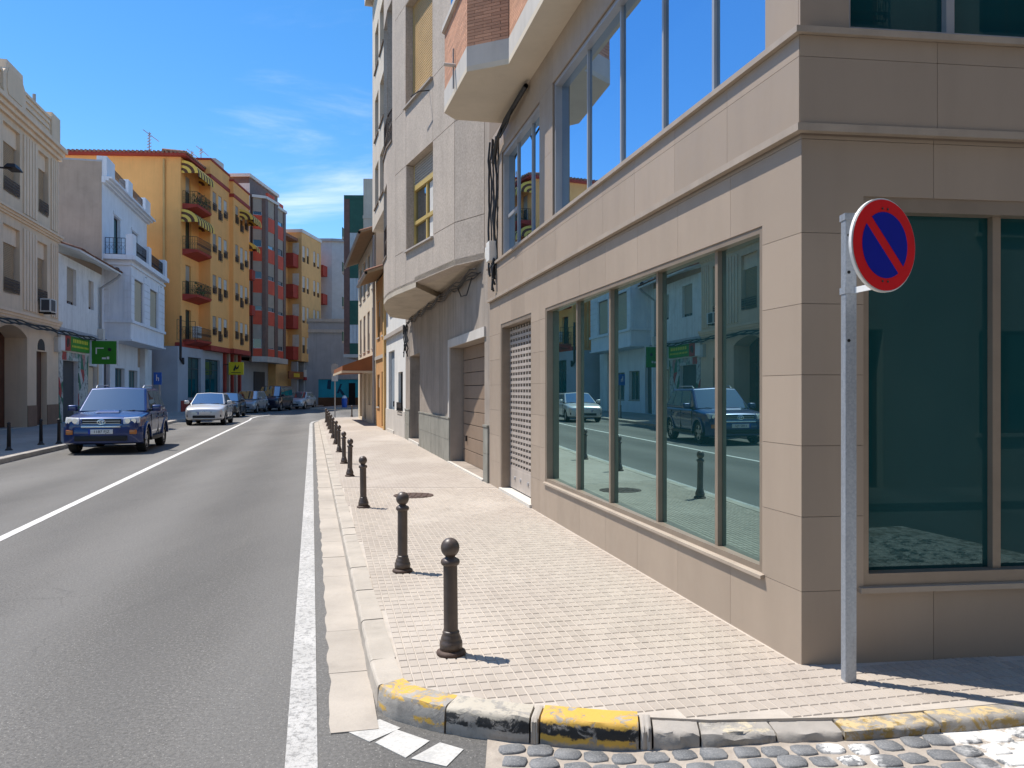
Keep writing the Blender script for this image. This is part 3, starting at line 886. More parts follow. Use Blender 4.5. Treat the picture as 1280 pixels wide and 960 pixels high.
w = strip_window(FR1, W_SMALL, [6.55, 7.42], -.085, 'glass_upper', 'alu', .05, sill=False)
MB(FR1).box(7.42, 8.10, -.10, -.065, 4.40, 4.45).build('transom', 'alu', w)
# perforated roller grille in the side doorway
door = MB(FR1); a, b, c, d = W_DOOR
door.box(a - .003, a + .05, -.24, -.008, c, d); door.box(b - .05, b + .003, -.24, -.008, c, d); door.box(a + .05, b - .05, -.24, -.008, d - .06, d + .003)
door = door.build('doorway', 'bronze', r1)
MB(FR1).box(a + .04, b - .04, -.30, -.29, c, d).build('dark_opening', 'dark', door)
sm = MB(LocalFrame(1)); wS = b - a - .1; n = 11
sm.box(0, wS, -.012, .012, 0, .042)
for i in range(n + 1): sm.box(wS * i / n - .022 if i else 0, wS * i / n + .022 if i < n else wS, -.010, .010, .042, .0875)
slat = sm.mesh('slat', 'shutter')
for i in range(25): link('slat', slat, door, FR1.at(a + .05, -.15, .50 + i * .0875) - wloc(door), FR1.rot)
MB(FR1).box(a + .05, b - .05, -.165, -.135, c + .02, .50).build('bottom_rail', 'shutter', door, bevel=.006)
for k in (.35, .6, .8):
    MB(FR1).cyl((a + .05 + wS * k, -.135, .36), (a + .05 + wS * k, -.12, .36), .03).build('lock', 'alu', door)
MB(FR1).box(a - .02, b + .02, -.24, .03, .09, .172).build('step', 'white_step', door, bevel=.006)
# south face on the side street
S_WIN = (.38, 6.8, .57, 2.84); S_UP = (.28, 7.2, 3.78, 5.43)
b_ = MB(FS); b_.wall(0, 11, -.1, 3.18, -.016, [S_WIN], .25); b_.wall(0, 11, 3.18, 9.6, .004, [S_UP], .22); b_.build('backing_wall', 'joint_dark', r1)
colsS = [.82 * i for i in range(1, 14)]
panels(r1, FS, 0, 11, .05, 3.191, 0, colsS, rows, [S_WIN], 'clad')
panels(r1, FS, -.03, 11, 3.237, 3.744, .035, colsS, [3.62], [], 'clad')
panels(r1, FS, -.02, 11, 3.78, 5.9, .02, [.28] + colsS[1:], [4.62, 5.43], [S_UP], 'clad')
def s_window(hole, divs, o, gm, fm, f, head):
    a, b, c, d = hole; m = MB(FS)
    m.box(a - .004, a + f * .5, o - .04, -.006, c, d); m.box(b - f, b + .004, o - .04, -.006, c, d)
    m.box(a + f * .5, b - f, o - .04, -.008, d - head, d + .004); m.box(a + f * .5, b - f, o - .04, -.008, c - .004, c + f)
    for x in divs: m.box(x - .026, x + .026, o - .02, o + .04, c + f, d - head)
    w = m.build('window', fm, r1); xs = [a + f * .5] + divs + [b - f]
    for x0, x1 in zip(xs[:-1], xs[1:]): MB(FS).box(x0 - .01, x1 + .01, o - .012, o - .004, c + f - .01, d - head + .01).build('pane', gm, w)
    MB(FS).box(a - .03, b + .03, -.02, .03, c - .035, c - .004).build('sill', 'ledge', w)
s_window(S_WIN, [1.265, 2.15, 3.03, 3.92, 4.8, 5.7], -.09, 'glass_dark', 'bronze', .07, .085)
s_window(S_UP, [.96, 1.64, 2.32, 3.0, 3.7, 4.4, 5.1, 5.8], -.085, 'glass_dark', 'alu', .045, .05)

# projecting brick floor
BAY = [(.25, .0), (.25, .42), (5.85, .42), (6.22, .90), (7.83, .97), (8.09, .76), (8.09, .0)]
Z0, Z1, Z2 = 5.85, 6.21, 7.08
bay = MB(FR1); pl = [at2(FR1, a, b) for a, b in BAY]
so_ = MB(); so_.prism(pl, Z0 + .03, Z0 + .10); so_.build('soffit', 'soffit', r1)
def inpoly(k): return [at2(FR1, a + (k if a < 1 else -k * .5 if a > 8 else 0), b - k if b > .1 else b) for a, b in BAY]
MB().prism(pl, Z0 + .10, Z1).build('concrete_band', 'band', r1)
eb = MB()
for (p, q) in zip(BAY[:-1], BAY[1:]):
    A, B = Vector((*at2(FR1, *p), 0)), Vector((*at2(FR1, *q), 0)); d = (B - A).normalized(); l = Vector((-d.y, d.x, 0))
    if l.dot(FR1.n) < 0 and abs(l.dot(FR1.n)) > .1: l = -l
MB().prism(inpoly(.02), Z1, Z2).build('mortar_backing', 'mortar', r1)
MB().prism(inpoly(.10), Z2 + .07, 8.7).build('upper_glazing', 'glass_win', r1)
MB().prism([at2(FR1, a - (.03 if a < 1 else 0), b + (.04 if b > .1 else 0)) for a, b in BAY], Z2, Z2 + .07).build('parapet_sill', 'band', r1)
MB().prism(pl, 8.7, 9.6).build('upper_band', 'band', r1)
brk = {}
for fi, (p, q) in enumerate(zip(BAY[1:-1], BAY[2:])):
    A, B = FR1.at(p[0], p[1], 0), FR1.at(q[0], q[1], 0); d = B - A; L = d.length; d = d / L
    out = Vector((-d.y, d.x, 0))
    if fi in (5,): continue
    start = 3.4 if fi == 0 else 0.
    bl, bh = .245, .034
    joined = MB()
    nrow = int((Z2 - Z1) / (bh + .006))
    ph = (Z2 - Z1) / nrow
    for rI in range(nrow):
        x = start - (bl / 2 if rI % 2 else 0)
        while x < L - .02:
            x0, x1 = max(x, start) + .004, min(x + bl, L) - .004
            if x1 - x0 > .03:
                key = round(x1 - x0, 2)
                if key not in brk: brk[key] = MB().box(0, key, -.02, .006, 0, ph - .006).mesh('brick', 'brick')
                if fi == 0 and rI >= 8 or fi > 2:
                    q0_, q1_ = A + d * x0, A + d * x1; zb_ = Z1 + rI * ph + .004
                    joined.add([(*(c_ + out * y_)[:2], z_) for c_ in (q0_, q1_) for y_ in (-.032, -.006) for z_ in (zb_, zb_ + ph - .006)],
                               [(0, 1, 3, 2), (4, 6, 7, 5), (0, 4, 5, 1), (2, 3, 7, 6), (0, 2, 6, 4), (1, 5, 7, 3)])
                    x += bl; continue
                pt = A + d * x0 + Vector((0, 0, Z1 + rI * ph + .004)) - out * .012
                o = link('brick', brk[key], r1, pt - wloc(r1), math.atan2(d.y, d.x))
            x += bl
    if joined.v: tag(joined.build('brick', 'brick', r1), kind='stuff')
# brick skin of the stretch above the frame
MB(FR1).box(.27, 3.39, .402, .414, Z1, Z2).build('brick_face', 'brick', r1)
MB(FR1).cyl((7.0, .92, Z1 + .06), (7.0, 1.10, Z1 + .06), .025).build('drain_spout', 'band', r1)
MB(FR1).cyl((7.02, .955, 5.95), (7.02, .955, Z1 + .3), .012, n=6).build('drain_pipe', 'greypipe', r1)

# ================================================================== concrete building with rounded bay
J1 = FR1.at(R1L, 0, 0)
FR2 = Frame(J1[:2], (-.2445, 1), 1)
R2L = 13.17
r2 = thing('concrete_house', (J1.x, J1.y, 0), 'grey concrete block with projecting rounded bay over a brown garage door', 'building')
GAR = (.42, 4.10, .16, 2.64); DOR = (9.45, 11.9, .20, 2.78)
w2 = MB(FR2); w2.wall(.0, R2L, -.1, 13.6, .0, [GAR, DOR], .45); w2.box(.02, R2L, -10, -.5, -.1, 13.6); w2.quad((0, 0, 5), (0, -10, 5), (0, -10, 13.6), (0, 0, 13.6)); w2.quad((R2L, 0, 0), (R2L, -10, 0), (R2L, -10, 13.6), (R2L, 0, 13.6))
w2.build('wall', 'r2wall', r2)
MB(FR2).sweep([(0, 2.645), (.035, 2.645), (.035, 2.82), (0, 2.82)], .30, 4.24).build('lintel', 'band', r2)
MB(FR2).box(4.102, 4.24, .001, .035, 1.10, 2.643).build('door_jamb', 'band', r2)
gd = MB(FR2).box(GAR[0], GAR[1], -.36, -.33, GAR[2], GAR[3]).build('garage_door', 'dark', r2)
n = 9; ph = (GAR[3] - GAR[2]) / n
dp = MB(FR2)
for i in range(n): MB(FR2).box(GAR[0] + .04, GAR[1] - .04, -.33, -.285, GAR[2] + i * ph + .006, GAR[2] + (i + 1) * ph - .006).build('door_panel', 'garage', gd, bevel=.008)
MB(FR2).box(3.6, 3.68, -.285, -.25, .62, .74).build('handle', 'iron', gd)
MB(FR2).box(GAR[0] - .05, GAR[1] + .05, -.45, .06, .10, .158).build('step', 'white_step', r2)
ed = MB(FR2).box(DOR[0], DOR[1], -.46, -.42, DOR[2], DOR[3]).build('entrance_door', 'dark', r2)
for a0, a1 in ((DOR[0] + .05, 10.6), (10.7, DOR[1] - .05)):
    MB(FR2).box(a0, a1, -.42, -.40, DOR[2] + .12, DOR[3] - .1).build('pane', 'glass_win', ed)
gm_ = MB(FR2)
for i in range(9): gm_.cyl((9.6 + i * .26, -.36, DOR[2] + .1), (9.6 + i * .26, -.36, DOR[3] - .1), .012, n=5)
for z in (.6, 1.2, 1.8, 2.4): gm_.cyl((9.5, -.36, z), (11.85, -.36, z), .01, n=5)
gm_.build('grille', 'rust', ed)
MB(FR2).box(DOR[0] - .05, DOR[1] + .05, -.45, .05, .10, .198).build('step', 'white_step', r2)
for a0, a1 in ((.03, .405), (4.115, 9.44), (11.92, R2L - .02)):
    k = max(1, round((a1 - a0) / .89)); wd = (a1 - a0) / k
    for i in range(k):
        for z0, z1 in ((.12, .62), (.62, 1.08)):
            MB(FR2).box(a0 + i * wd + .003, a0 + (i + 1) * wd - .003, -.01, .03 + random.uniform(-.002, .002), z0 + .003, z1 - .003).build('stone_slab', 'wain', r2)
    MB(FR2).box(a0, a1, 0, .045, 1.082, 1.115).build('slab_cap', 'wain', r2)
# bay: plan outline in world coordinates
BP = [FR2.at(.40, 0, 0), Vector((-1.06, 14.73, 0)), Vector((-2.69, 18.43, 0)), Vector((-3.02, 19.35, 0)), Vector((-3.27, 20.4, 0)), Vector((-3.44, 21.6, 0)), Vector((-3.56, 22.9, 0)), Vector((-3.60, 24.0, 0)), FR2.at(11.7, 0, 0)]
ZB, ZT = 4.0, 13.6
def frame_between(A, B): return Frame(A[:2], (B - A)[:2], 1)
core = [tuple((p + (-FR2.n) * .34)[:2]) if i not in (0, len(BP) - 1) else tuple(p[:2]) for i, p in enumerate(BP)]
MB().prism(core, ZB + .3, ZT).build('bay_core', 'joint_dark', r2)
FB = frame_between(BP[1], BP[2]); LB = (BP[2] - BP[1]).length
WL = (1.27, 3.14, 4.78, 6.66); WU = (1.30, 3.20, 7.95, 10.2); WT = (1.30, 3.20, 11.3, 13.2)
bj = [4.80, 6.66, 7.93, 10.22]
f0 = frame_between(BP[0], BP[1]); L0 = (BP[1] - BP[0]).length
panels(r2, f0, .01, L0, ZB, ZT, 0, [], bj, [], 'terrazzo', gap=.012, thick=.30, name='concrete_panel')
panels(r2, FB, .0, LB, ZB, ZT, 0, [1.27, 3.17], bj, [WL, WU, WT], 'terrazzo', gap=.012, thick=.30, name='concrete_panel')
for i in range(2, 7):
    fi = frame_between(BP[i], BP[i + 1]); Li = (BP[i + 1] - BP[i]).length
    hs_ = [(.10, Li + .02, 5.0, 6.75), (.05, Li + .02, 7.6, 10.9)] if i in (3,) else [(-.02, Li - .12, 5.0, 6.75), (-.02, Li - .04, 7.6, 10.9)] if i == 4 else [(.35, Li + .02, 7.6, 10.9)] if i == 2 else []
    m_ = MB(fi)
    m_.wall(0, Li, ZB, ZT, 0, hs_, .22); m_.build('rounded_wall', 'terrazzo', r2)
    for h in hs_:
        g_ = MB(fi).box(h[0], h[1], -.20, -.17, h[2], h[3]).build('curved_window', 'glass_win' if h[2] < 7 else 'glass_upper', r2)
        MB(fi).box(h[0], h[1], -.05, .03, h[2] - .05, h[2]).build('sill', 'joint_dark', g_)
        iron_rail(MB(fi), [(h[0], -.02), (h[1], -.02)], h[2], .75, .16).build('railing', 'rust', g_)
fe = frame_between(BP[7], BP[8]); MB(fe).wall(0, (BP[8] - BP[7]).length, ZB, ZT, 0).build('bay_end_wall', 'terrazzo', r2)
sof = MB(); top = [tuple(p[:2]) for p in BP]
sof.prism([top[0], top[1], tuple((BP[1] + (BP[2] - BP[1]) * .62)[:2]), tuple(FR2.at(5.8, 0, 0)[:2])], ZB + .02, ZB + .12)
sof.build('soffit', 'r2soffit', r2)
sof = MB(); sof.prism([tuple((BP[1] + (BP[2] - BP[1]) * .6)[:2])] + top[2:] + [tuple(FR2.at(5.6, 0, 0)[:2])], ZB - .10, ZB + .06)
sof.build('soffit', 'r2soffit', r2)
def bay_window(h, blind, opened):
    a, b, c, d = h; m = MB(FB); o = -.20
    m.box(a + .01, a + .07, o - .04, o + .03, c, d); m.box(b - .07, b - .01, o - .04, o + .03, c, d); m.box(a + .07, b - .07, o - .04, o + .03, c, c + .06)
    zc = d - .52
    if opened: m.box(a + .07, b - .07, o - .04, o + .05, zc - .06, zc + .05); m.box((a + b) / 2 - .04, (a + b) / 2 + .04, o - .03, o + .03, c + .06, zc - .06); m.box(a + .07, b - .07, o - .03, o + .04, c + .55, c + .63)
    w = m.build('window', 'yframe', r2)
    MB(FB).box(a + .05, b - .05, o - .02, o - .01, c + .03, d).build('pane', 'glass_win', w)
    if opened: MB(FB).box(a + .30, (a + b) / 2 - .12, o - .009, o - .003, c + .1, zc - .08).build('curtain', 'curtain', w)
    z0 = zc + .05 if opened else c + .06; bl = MB(FB); n = int((d - z0) / .055)
    for i in range(n):
        p, q = z0 + (d - z0) * i / n, z0 + (d - z0) * (i + 1) / n
        bl.sweep([(o, p), (o + .03, p + .006), (o + .03, q - .012), (o, q)], a + .06, b - .06)
    bl.build('roller_blind', blind, w)
    MB(FB).sweep([(-.25, c - .02), (.06, c - .05), (.06, c - .015), (-.25, c + .012)], a - .04, b + .04).build('sill', 'sill', w)
bay_window(WL, 'bblind', True); bay_window(WU, 'yblind', False); bay_window(WT, 'yblind', False)
MB(FB).tube([(1.5, .0, 7.75), (1.5, .22, 7.70), (1.9, .26, 7.72)], .012).build('drying_hook', 'iron', r2)

# cables and box where the two buildings meet
def wob(p, k=.02): return tuple(c + random.uniform(-k, k) for c in p)
cb = thing('cable_bundle', tuple(FR1.at(8.7, .05, 3.5)), 'black cables hanging down between the brick bay and concrete bay', 'cables')
for i in range(6):
    a = 8.42 + i * .10
    pts = [wob((a - .02 + .06 * math.sin(z * 2 + i), .03 + .02 * (i % 3), z), .018) for z in [5.82 - .16 * j for j in range(0, 15)]]
    MB(FR1).tube(pts, .013 + .005 * (i % 2), 6).build('cable', 'cable', cb, smooth=True)
MB(FR1).tube([(8.6, .06, 5.40), (8.1, .10, 5.63), (7.4, .12, 5.70), (6.6, .10, 5.76), (6.3, .08, 5.80)], .035, 8).build('conduit', 'cable', cb, smooth=True)
MB(FR1).tube([(7.7, .12, 5.69), (7.6, .16, 5.50), (7.1, .16, 5.55), (6.95, .12, 5.73)], .014, 6).build('cable', 'cable', cb, smooth=True)
for k in range(3):
    MB(FR1).tube([wob((8.45 + .04 * k, .08, 3.75 - .05 * j + .08 * math.sin(j * 1.3 + k)), .03) for j in range(8)], .018, 6).build('cable', 'cable', cb, smooth=True)
jb = thing('junction_box', tuple(FR1.at(8.66, .02, 3.78)), 'pale telephone junction box fixed beside the hanging cables', 'utility box')
MB(FR1).box(8.50, 8.76, .02, .15, 3.80, 4.12).build('cover', 'boxwhite', jb, bevel=.012); MB(FR1).box(8.80, 8.96, .02, .13, 3.88, 4.08).build('cover', 'boxwhite', jb, bevel=.012)
wc = thing('wall_cable', tuple(FR2.at(6, .05, 3.9)), 'black cables running along the wall under the rounded concrete bay', 'cables')
for k in range(4):
    pts = [wob(tuple((.6 + 11.3 * j / 22, .05 + .025 * k, 3.80 + .02 * k - .05 * math.sin(j * 1.7 + k))), .012) for j in range(23)]
    MB(FR2).tube(pts, .013, 6).build('cable', 'cable', wc, smooth=True)
MB(FR2).tube([(1.2, .08, 3.78), (1.5, .12, 3.5), (2.2, .10, 3.55), (2.7, .08, 3.78)], .012, 6).build('cable', 'cable', wc, smooth=True)
for k in range(5):
    pts = [wob((12.0 + .22 * k + .08 * math.sin(j), .07 + .03 * (k % 2), 3.82 - .13 * j), .03) for j in range(9 - k % 3)]
    MB(FR2).tube(pts, .02, 6).build('cable', 'cable', wc, smooth=True)

# ================================================================== rest of the right-hand row
MT['white_r'] = mat('white_render', (.66, .64, .60), .9, .08, 1.2, streak=.2, dirt=.1)
MT['cream_r'] = mat('cream_render', (.62, .52, .38), .9, .08, 1.2, streak=.2)
MT['cream_hi'] = mat('cream_render_pale', (.58, .50, .40), .9, .10, .8, streak=.35)
MT['orange_r'] = mat('orange_render', (.52, .27, .10), .9, .10, 1.2, streak=.25)
MT['orange_lt'] = mat('orange_render_light', (.58, .36, .14), .9, .08, 1.2, streak=.2)
MT['tile'] = mat('roof_tile', (.26, .13, .085), .9, .35, 5, dirt=.45)
MT['wood'] = mat('dark_wood', (.085, .035, .02), .6, .25, 6, streak=.4)
MT['eave'] = mat('eave_board', (.25, .165, .09), .8, .1)
MT['greyrender'] = mat('grey_render', (.40, .41, .43), .9, .1, .8, streak=.25)
MT['brownmarble'] = mat('brown_tile_strip', (.16, .075, .055), .5, .2, 3)
MT['greentile'] = mat('green_panel', (.018, .085, .055), .45, .15, 2)
MT['whitetile'] = mat('white_tile_grid', (.50, .52, .52), .5, .08, 2)
J2 = FR2.at(R2L, 0, 0)
FR3 = Frame(J2[:2], (-.2725, 1), 1)
def house(name, fr, s0, s1, z1, label, holes=(), m='white_r', back=9, depth=.16, z0=-.1, cat='house', core=None):
    p = fr.at(s0, 0, 0); r = thing(name, (p.x, p.y, 0), label, cat)
    w = MB(fr); w.wall(s0, s1, z0, z1, 0, holes, depth); w.box(s0 + .01, s1 - .01, -back, -(core or depth + .12), z0, z1 - .01)
    for s in (s0, s1): w.quad((s, 0, z0), (s, -back, z0), (s, -back, z1), (s, 0, z1))
    w.quad((s0, 0, z1), (s1, 0, z1), (s1, -back, z1), (s0, -back, z1))
    w.build('wall', m, r)
    return r
# white narrow house with tall projecting upper floors
h = [(1.0, 2.1, 4.6, 6.4), (3.1, 4.4, 4.6, 6.4), (3.0, 4.9, .25, 3.2), (.7, 1.9, .95, 2.35)]
r3 = house('town_house', FR3, 0, 5.72, 16.0, 'narrow white house with blue-grey door beside the rounded concrete bay', h)
for q in h[:2]: win(r3, FR3, *q, fm='greypipe', rail='flat', rz=.5)
win(r3, FR3, *h[3], fm='iron', gm='glass_dark', mull=2, rail='flat', rz=.35)
MT['bluedoor'] = mat('blue_grey_door', (.20, .24, .28), .6, .1)
dd = MB(FR3).box(3.0, 4.9, -.16, -.11, .25, 3.2).build('door', 'bluedoor', r3); MB(FR3).box(3.9, 3.96, -.11, -.06, 1.1, 1.3).build('handle', 'iron', dd)
MB(FR3).box(-.0, 5.7, 0, .10, 3.72, 3.86).build('ledge', 'sill', r3)
MB(FR3).box(.02, 5.7, 0, .03, .1, 1.0).build('base_course', 'band', r3)
MB(FR3).box(2.9, 5.0, -.1, .06, .1, .24).build('step', 'white_step', r3)
hb = [(.5 + 1.75 * i, 1.75 + 1.75 * i, z, z + 1.5) for i in range(2) for z in (8.4, 10.9, 13.4)]
up = MB(FR3); up.wall(.4, 4.5, 7.75, 16.4, .66, hb, .25); up.box(.42, 4.48, .0, .35, 7.78, 16.35)
for s in (.4, 4.5): up.quad((s, .66, 7.75), (s, 0, 7.75), (s, 0, 16.4), (s, .66, 16.4))
up.quad((.4, .66, 7.75), (4.5, .66, 7.75), (4.5, 0, 7.75), (.4, 0, 7.75)); up.quad((.4, .66, 16.4), (4.5, .66, 16.4), (4.5, 0, 16.4), (.4, 0, 16.4))
up.build('projecting_floors', 'cream_hi', r3)
for q in hb: win(r3, FR3, *q, o=.44, reveal=.22, fm='orange_lt', blind=.5, sill='joint_dark')
MB(FR3).box(.3, 4.6, .0, .95, 16.4, 16.62).build('cornice', 'cream_hi', r3)
# orange house
s0, s1 = 5.74, 9.88
h = [(6.3, 7.3, 4.0, 5.6), (8.2, 9.2, 4.0, 5.6), (6.3, 7.5, .2, 2.5), (8.3, 9.3, 1.0, 2.4)]
r4 = house('town_house', FR3, s0, s1, 6.5, 'low orange house with tiled eave between white and cream houses', h, 'orange_r')
for q in h[:2] + h[3:]: win(r4, FR3, *q, fm='wood', blind=.4)
MB(FR3).box(6.3, 7.5, -.16, -.1, .2, 2.5).build('door', 'wood', r4)
MB(FR3).box(s0 + .02, s1 - .02, .0, .06, 3.05, 3.2).build('ledge', 'sill', r4)
MB(FR3).box(5.76, 6.1, .0, .10, .1, 6.4).build('corner_pilaster', 'orange_lt', r4)
def eave(root, fr, s0, s1, z, out, m='eave', back=2.5, rise=.35, tiles=True, tr=.075):
    MB(fr).add([(s0, out, z), (s1, out, z), (s1, 0, z + out * rise), (s0, 0, z + out * rise), (s0, out, z + .10), (s1, out, z + .10), (s1, -back, z + .10 + (out + back) * rise), (s0, -back, z + .10 + (out + back) * rise)],
               [(0, 1, 2, 3), (0, 4, 5, 1), (4, 7, 6, 5), (0, 3, 7, 4), (1, 5, 6, 2)]).build('eave', m, root)
    if tiles:
        L = MB(LocalFrame(1)); n = 8; k = 1.0
        prof = [(math.cos(math.pi * i / n) * tr, math.sin(math.pi * i / n) * tr * .8) for i in range(n + 1)]
        pts = [(x, .06, z_) for x, z_ in prof] + [(x * .85, -1.1, z_ * .85 + 1.16 * rise) for x, z_ in prof]
        pts += [(x * .78, .06, max(0, z_ * .78)) for x, z_ in prof]
        L.add(pts, [(i, i + 1, n + 2 + i, n + 1 + i) for i in range(n)] + [(i, 2 * n + 2 + i, 2 * n + 3 + i, i + 1) for i in range(n)])
        me = L.mesh('roof_tile', 'tile', smooth=True)
        c = int((s1 - s0) / (tr * 2.25)); base = wloc(root)
        for i in range(c):
            s = s0 + (i + .5) * (s1 - s0) / c
            link('roof_tile', me, root, fr.at(s, out + random.uniform(-.015, .015), z + .10 + random.uniform(-.01, .012)) - base, fr.rot + random.gauss(0, .02))
eave(r4, FR3, s0 - .05, s1 + .05, 6.35, .75)
MB(FR3).tube([(s0, .80, 6.38), (s1, .80, 6.34)], .07, 8).build('gutter_pipe', 'greypipe', r4)
MB(FR3).box(6.2, 9.86, -3.2, -.9, 6.5, 8.7).build('roof_room', 'orange_lt', r4); MB(FR3).box(6.0, 9.9, -3.3, -.7, 8.7, 8.9).build('roof_slab', 'orange_lt', r4)
# cream house with awning
s0, s1 = 9.9, 20.1
h = [(10.6 + 2.4 * i, 11.8 + 2.4 * i, z, z + 1.9) for i in range(4) for z in (3.7, 6.5)] + [(10.5, 11.7, .25, 2.5), (12.6, 13.8, 1.0, 2.5), (15.0, 16.4, .25, 2.6), (17.6, 19.2, .25, 2.7)]
r5 = house('town_house', FR3, s0, s1, 8.9, 'cream house with tall shuttered windows and brown awning on the far corner', h, 'cream_r')
for q in h[:8]: win(r5, FR3, *q, fm='wood', blind=.95 if q[2] > 6 else .55, bm='wood' if q[2] > 6 else 'bblind')
for q in h[8:]: MB(FR3).box(q[0], q[1], -.16, -.11, q[2], q[3]).build('door', 'wood' if q[0] > 15 else 'greypipe', r5)
eave(r5, FR3, s0 - .02, s1 + .3, 8.75, .68)
MB(FR3).tube([(s0, .74, 8.78), (s1 + .3, .74, 8.74)], .07, 8).build('gutter_pipe', 'greypipe', r5)
MB(FR3).tube([(s0 + .12, .08, 8.7), (s0 + .12, .08, .2)], .06, 8).build('drain_pipe', 'greypipe', r5)
MT['awning'] = mat('brown_awning', (.24, .085, .03), .8, .12, 2)
MT['awning_trim'] = mat('awning_trim', (.52, .42, .30), .8, .1)
aw = MB(FR3).add([(10.4, 0, 3.35), (18.4, 0, 3.35), (18.4, 1.45, 2.82), (10.4, 1.45, 2.82), (10.4, 1.45, 2.55), (18.4, 1.45, 2.55), (10.4, 0, 2.62), (18.4, 0, 2.62)],
                [(0, 1, 2, 3), (3, 2, 5, 4), (0, 3, 4, 6), (1, 7, 5, 2), (6, 4, 5, 7)]).build('awning', 'awning', r5)
t_ = MB(FR3).box(10.36, 18.44, 1.44, 1.49, 2.50, 2.60); t_.box(10.36, 10.40, 0, 1.44, 2.50, 2.60); t_.build('trim', 'awning_trim', aw)
# tall building beyond the junction: brown strip, green and white bands
q0 = (-13.75, 74.0)
FT = Frame(q0, (1, .02), -1)
r7 = thing('apartment_tower', (q0[0], q0[1], 0), 'tall cream block with brown edged green and white projecting bay', 'building')
tw = MB(FT); tw.box(0, 14, -12, 0, -.1, 21.3); tw.box(-.05, 14, -12, .05, 17.6, 17.9); tw.build('wall', 'cream_hi', r7)
bt = MB(FT); bt.box(-1.72, -.01, -11, -.05, 5.0, 19.4); bt.build('bay_body', 'greyrender', r7)
MB(FT).box(-1.80, .0, -11.2, .25, 4.75, 5.05).build('bay_slab', 'band', r7)
MB(FT).box(-1.78, -1.26, -.6, .06, 5.05, 19.5).build('brown_strip', 'brownmarble', r7)
MB(FT).box(-1.78, .0, -11, .08, 19.4, 19.75).build('coping', 'greentile', r7)
z = 5.05
for i, (hh, m) in enumerate(((1.0, 'greentile'), (1.75, 'whitetile'), (2.2, 'greentile'), (2.1, 'whitetile'), (2.3, 'greentile'), (1.9, 'whitetile'), (1.7, 'greentile'), (1.4, 'greentile'))):
    if m == 'whitetile':
        for a in range(4): MB(FT).box(-1.25 + a * .31 + .01, -1.25 + (a + 1) * .31 - .01, -.04, .03, z + .02, z + hh - .02).build('blind_panel', m, r7)
    else: MB(FT).box(-1.25, -.01, -.04, .045, z, z + hh).build('green_panel', m, r7)
    z += hh
for i in range(4):
    MB(FT).box(-2.35, -1.79, -6, -2, 6.2 + i * 3.3, 6.4 + i * 3.3).build('balcony_slab', 'cream_hi', r7)
    MB(FT).box(-2.35, -2.28, -6, -2, 6.4 + i * 3.3, 7.3 + i * 3.3).build('balcony_front', 'greentile', r7)

# far end of the street: white block, grey lower wing, painted turquoise wall
g1 = thing('white_block', (-20, 96, 0), 'blank white building with rounded corner closing the far end', 'building')
MB().prism([(-27, 96), (-21.6, 96), (-19.9, 96.6), (-18.8, 97.8), (-8, 103), (-8, 120), (-27, 120)], 0, 19.6).build('wall', 'whitetile', g1)
MB().prism([(-24, 95.7), (-21.5, 95.7), (-19.7, 96.3), (-18.5, 97.6), (-18.5, 99), (-24, 99)], 19.6, 19.9).build('coping', 'greyrender', g1)
g2 = thing('grey_wing', (-18, 90, 0), 'low grey building with banded parapet behind turquoise wall', 'building')
MB().prism([(-24, 89.5), (-6, 91.5), (-6, 95.5), (-24, 95.5)], 0, 9.4).build('wall', 'greyrender', g2)
for z in (8.2, 9.4): MB().prism([(-24.1, 89.3), (-5.9, 91.3), (-5.9, 95.6), (-24.1, 95.6)], z, z + .35).build('band', 'band', g2)
MT['turq'] = mat('turquoise_paint', (.015, .36, .50), .7, .2, .5, streak=.35)
MT['brownbase'] = mat('brown_base_paint', (.13, .065, .03), .8, .3, .8)
FBW = Frame((-20.7, 85.5), (8, .9), -1)
bw = thing('painted_wall', (-20.7, 85.5, 0), 'turquoise painted wall with brown base facing up the street', 'wall')
MB(FBW).box(0, 9, -.3, 0, -.1, 2.9).build('wall', 'turq', bw); MB(FBW).box(-.02, 9, -.02, .03, -.1, .95).build('base', 'brownbase', bw)
MB(FBW).box(-.05, 9.1, -.4, .12, 2.9, 3.05).build('coping', 'greyrender', bw); MB(FBW).box(3.2, 3.9, 0, .04, .1, 2.5).build('door', 'dark', bw)
MT['mural'] = mat('mural_dark_blue', (.01, .06, .12), .8, .3, 1)
for p in ([(1.9, 1.4), (2.15, 1.4), (2.5, 2.4), (2.3, 2.4)], [(2.5, 1.2), (2.8, 1.25), (2.35, 1.9), (2.2, 1.7)], [(.9, 1.9), (1.3, 1.8), (1.35, 2.8), (1.0, 2.8)]):
    MB(FBW).plate(p, .0, .012).build('painted_figure', 'mural', bw)
# antennas etc. are added with the roofs

# ================================================================== left-hand row
FL = Frame((-20.224, 31.6), (-.235, 1), -1)
MT['beige'] = mat('beige_render', (.70, .545, .385), .9, .07, .9, streak=.18, dirt=.08)
MT['beige_lt'] = mat('beige_trim', (.74, .58, .42), .9, .06, 1.5, streak=.2)
MT['tanbl'] = mat('tan_blind', (.36, .255, .15), .75, .08, 2)
MT['brownbase2'] = mat('brown_dado', (.24, .15, .095), .85, .12, 2, dirt=.2)
MT['door_wood'] = mat('door_wood', (.075, .028, .016), .5, .3, 5, streak=.4)
MC = 1.22
A0s, A1s = -4.62, 7.12
def sym(s): return 2 * MC - s
up = [(.32, 2.12, 9.75, 12.5), (4.36, 5.72, 9.75, 12.5), (sym(5.72), sym(4.36), 9.75, 12.5)]
lo = [(.32, 2.12, 5.70, 8.42), (4.16, 5.54, 5.70, 8.42), (sym(5.54), sym(4.16), 5.70, 8.42)]
